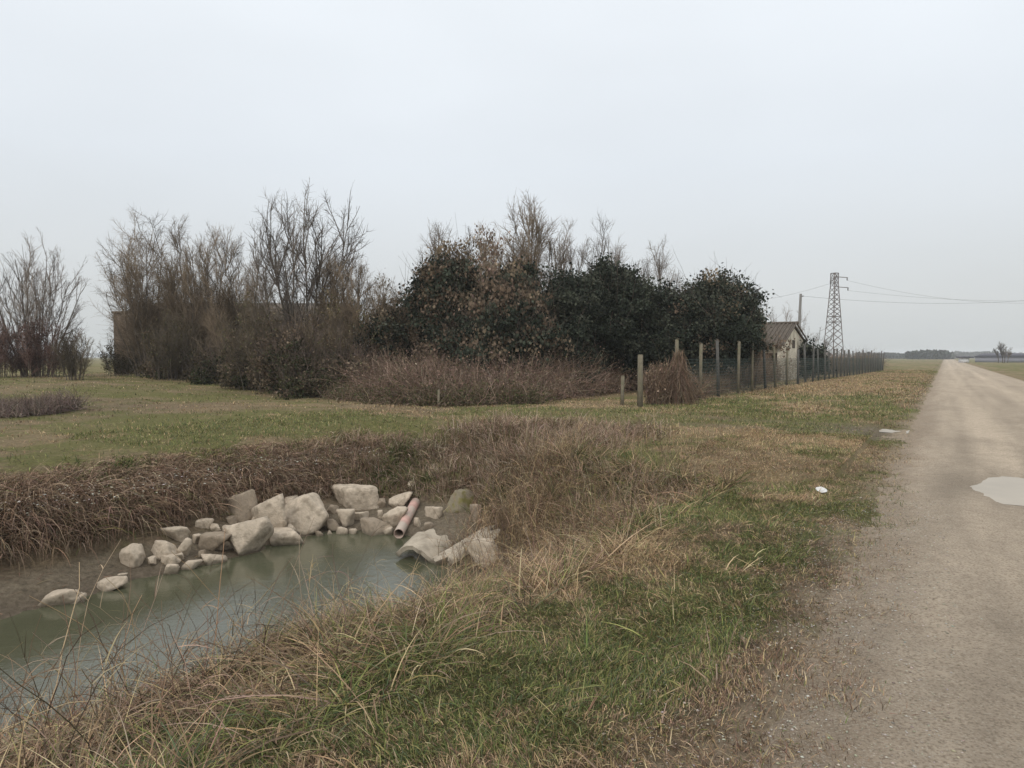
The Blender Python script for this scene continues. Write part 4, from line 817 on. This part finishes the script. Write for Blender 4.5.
# ------------------------------------------------------------------ lattice pylon, pole, cables
M_steel = mat('rusty_steel', (.20, .17, .16), var=.25, scale=1, rough=.7, metal=.2)
M_concp = mat('concrete_pole', (.25, .24, .225), var=.15, rough=.9)
py_ = thing('lattice_pylon', 'tall rusty steel lattice pylon standing behind the fence', 'pylon', bpx(833, 150))
D = 150; Hp = pz(274, D); hw0 = 17 / 2 * D / F * .85; hw1 = 5.0 / 2 * D / F * .75
def hwid(z): f = z / Hp; return hw0 * (1 - f) ** 1.0 + hw1 * f if f < .88 else hw0 * .12 + hw1 * .88
legs = MB(); rot = .35; 
def cpt(k, z): a_ = rot + pi / 4 + k * pi / 2; r_ = hwid(z) * 1.414; return np.array([cos(a_) * r_, sin(a_) * r_, z])
zs = [0]; 
while zs[-1] < Hp - .8: zs.append(min(Hp, zs[-1] + max(1.0, hwid(zs[-1]) * 1.15)))
zs[-1] = Hp
for k in range(4):
    m_ = MB()
    for a_, b_ in zip(zs[:-1], zs[1:]): m_.bar(cpt(k, a_), cpt(k, b_), .10, 4)
    m_.build('leg', M_steel, py_)
br = MB()
for a_, b_ in zip(zs[:-1], zs[1:]):
    for k in range(4): br.bar(cpt(k, a_), cpt(k + 1, b_), .06, 3); br.bar(cpt(k + 1, a_), cpt(k, b_), .06, 3)
    if a_ > Hp * .85 or abs(a_ - Hp * .5) < 1: 
        for k in range(4): br.bar(cpt(k, a_), cpt(k + 1, a_), .07, 3)
for k in range(4): br.bar(cpt(k, Hp), cpt(k + 1, Hp), .08, 3)
br.build('bracing', M_steel, py_)
pb = np.array(bpx(833, 150))
ends = [(829, 281), (845.5, 278), (846.5, 288)]; arm = MB(); EP = []
for ex_, ey_ in ends:
    q = np.array([(ex_ - 512) / F * D, D, pz(ey_, D)]); EP.append(q); l = q - pb; arm.bar((0, 0, l[2] + .2), l, .08, 4); 
arm.build('cross_arm', M_steel, py_)
for q in EP: l = q - pb; MB().bar(l + [0, 0, .05], l + [0, 0, -.6], .11, 6).build('insulator', M_post2, py_)
pp = np.array(bpx(797, 70)); pole = thing('utility_pole', 'slim concrete utility pole leaning slightly behind the shed', 'pole', pp)
Ht = pz(295, 70); tx = (2.6 / F * 70)
MB().bar((0, 0, -.3), (tx, 0, Ht), .19, 8, .12).build('shaft', M_concp, pole); MB().bar((tx, 0, Ht - .25), (tx + .25, -.1, Ht - .22), .05, 5).build('bracket', M_post2, pole)
def cable(label, a, b, sag, r):
    t = np.linspace(0, 1, 40)[:, None]; P = a * (1 - t) + b * t; P[:, 2] -= (4 * sag * t * (1 - t))[:, 0]
    V, Q = tubes(P[None], np.full((1, 40), r), 4); return tag(build('power_line', V, Q, M_post2), label, 'cable', 'overhead cables')
def far_(px, py, D): return np.array([(px - 512) / F * D, D, pz(py, D)])
lo_ = lambda q: q + [0, 0, -.6]
cable('overhead cable leaving the top arm of the lattice pylon across the road', lo_(EP[1]), far_(1110, 296, 185), 3.2, .017)
cable('overhead cable leaving the lower arm of the lattice pylon across the road', lo_(EP[2]), far_(1110, 297, 185), 1.6, .017)
cable('overhead cable from the lattice pylon away behind the trees', lo_(EP[0]), far_(690, 304, 175), 1.5, .016)
cable('overhead cable sagging from the concrete pole across the road', pp + [tx, 0, Ht - .2], far_(1150, 281, 100), 1.75, .010)

# ------------------------------------------------------------------ far away things
M_far = mat('far_hall_wall', (.30, .30, .34), var=.1); M_farroof = mat('far_hall_roof', (.10, .10, .12), var=.1); M_white = mat('white_gable', (.7, .7, .7))
fh = thing('farm_hall', 'long low greenhouse hall with dark roof and white end far across the road', 'farm building', bpx(966, 225))
def fl(px, D): q = np.array(bpx(px, D)) - np.array(bpx(966, 225)); return q
a_, b_ = fl(966, 225), fl(1090, 190); dd = norm(b_ - a_); nn = np.array([-dd[1], dd[0], 0]); w = 9
def fprism(poly, s0_, s1_): 
    mb = MB(); n = len(poly); V = [a_ + dd * s0_ + nn * q + [0, 0, z] for q, z in poly] + [a_ + dd * s1_ + nn * q + [0, 0, z] for q, z in poly]
    mb.add(V, [[i, (i + 1) % n, (i + 1) % n + n, i + n] for i in range(n)]); mb.add(V[:n], [list(range(n))[::-1]]); mb.add(V[n:], [list(range(n))]); return mb
Lh = np.linalg.norm(b_ - a_)
fprism([(0, -.2), (w, -.2), (w, 1.7), (0, 1.7)], 3, Lh).build('wall', M_far, fh)
fprism([(-.4, 1.7), (w + .4, 1.7), (w / 2, 2.75)], 2.5, Lh + .5).build('roof', M_farroof, fh)
fw = thing('farm_shed', 'tiny white shed with dark roof far along the road', 'shed', bpx(963.5, 205))
MB().box((0, 0, .65), (1.5, 2.5, 1.5)).build('wall', M_white, fw); MB().box((.3, 0, 1.6), (2.9, 3.4, .45)).build('roof', M_farroof, fw)
# lines of distant trees
def treeline(px0, px1, D, h0, h1, n, seed, col, label):
    rg = np.random.default_rng(seed); t = rg.uniform(0, 1, n); px = px0 + (px1 - px0) * t; x = (px - 512) / F * D; y = D + rg.uniform(-12, 12, n)
    e = h0 + (h1 - h0) * fbm(x * .03, x * 0 + seed, seed, 4); z = rg.uniform(0, 1, n) ** .8 * e
    return tag(commit('distant_treeline', [leaves(np.stack([x, y, z], 1), rg.uniform(1.2, 2.8, n), pal([col], n, .2), aspect=1)], M_leaf), label, 'trees', kind='stuff')
treeline(860, 948, 620, 1.5, 6, 5000, 1, (.055, .065, .05), 'hazy blue grey line of trees on the horizon left of the road end')
treeline(915, 941, 480, 3, 6.5, 2500, 2, (.05, .06, .05), 'slightly nearer hazy tree clump by the road end')
treeline(948, 1010, 900, 4, 9, 5000, 3, (.06, .065, .06), 'faint hazy tree line beyond the road end')
treeline(-120, 1150, 1300, 3, 13, 12000, 4, (.06, .065, .06), 'faint hazy tree line all along the horizon')

# ------------------------------------------------------------------ haze
hz = MB().box((0, FAR * .3, 14), (FAR * 2.9, FAR * 2.9, 34))
hm = bpy.data.materials.new('haze'); hm.use_nodes = True; N = hm.node_tree.nodes; N.remove(N['Principled BSDF'])
pv_ = N.new('ShaderNodeVolumePrincipled'); pv_.inputs['Color'].default_value = (.93, .96, 1.0, 1); pv_.inputs['Density'].default_value = .0005; pv_.inputs['Anisotropy'].default_value = 0
hm.node_tree.links.new(pv_.outputs[0], N['Material Output'].inputs['Volume'])
o = hz.build('haze', hm); tag(o, kind='stuff')
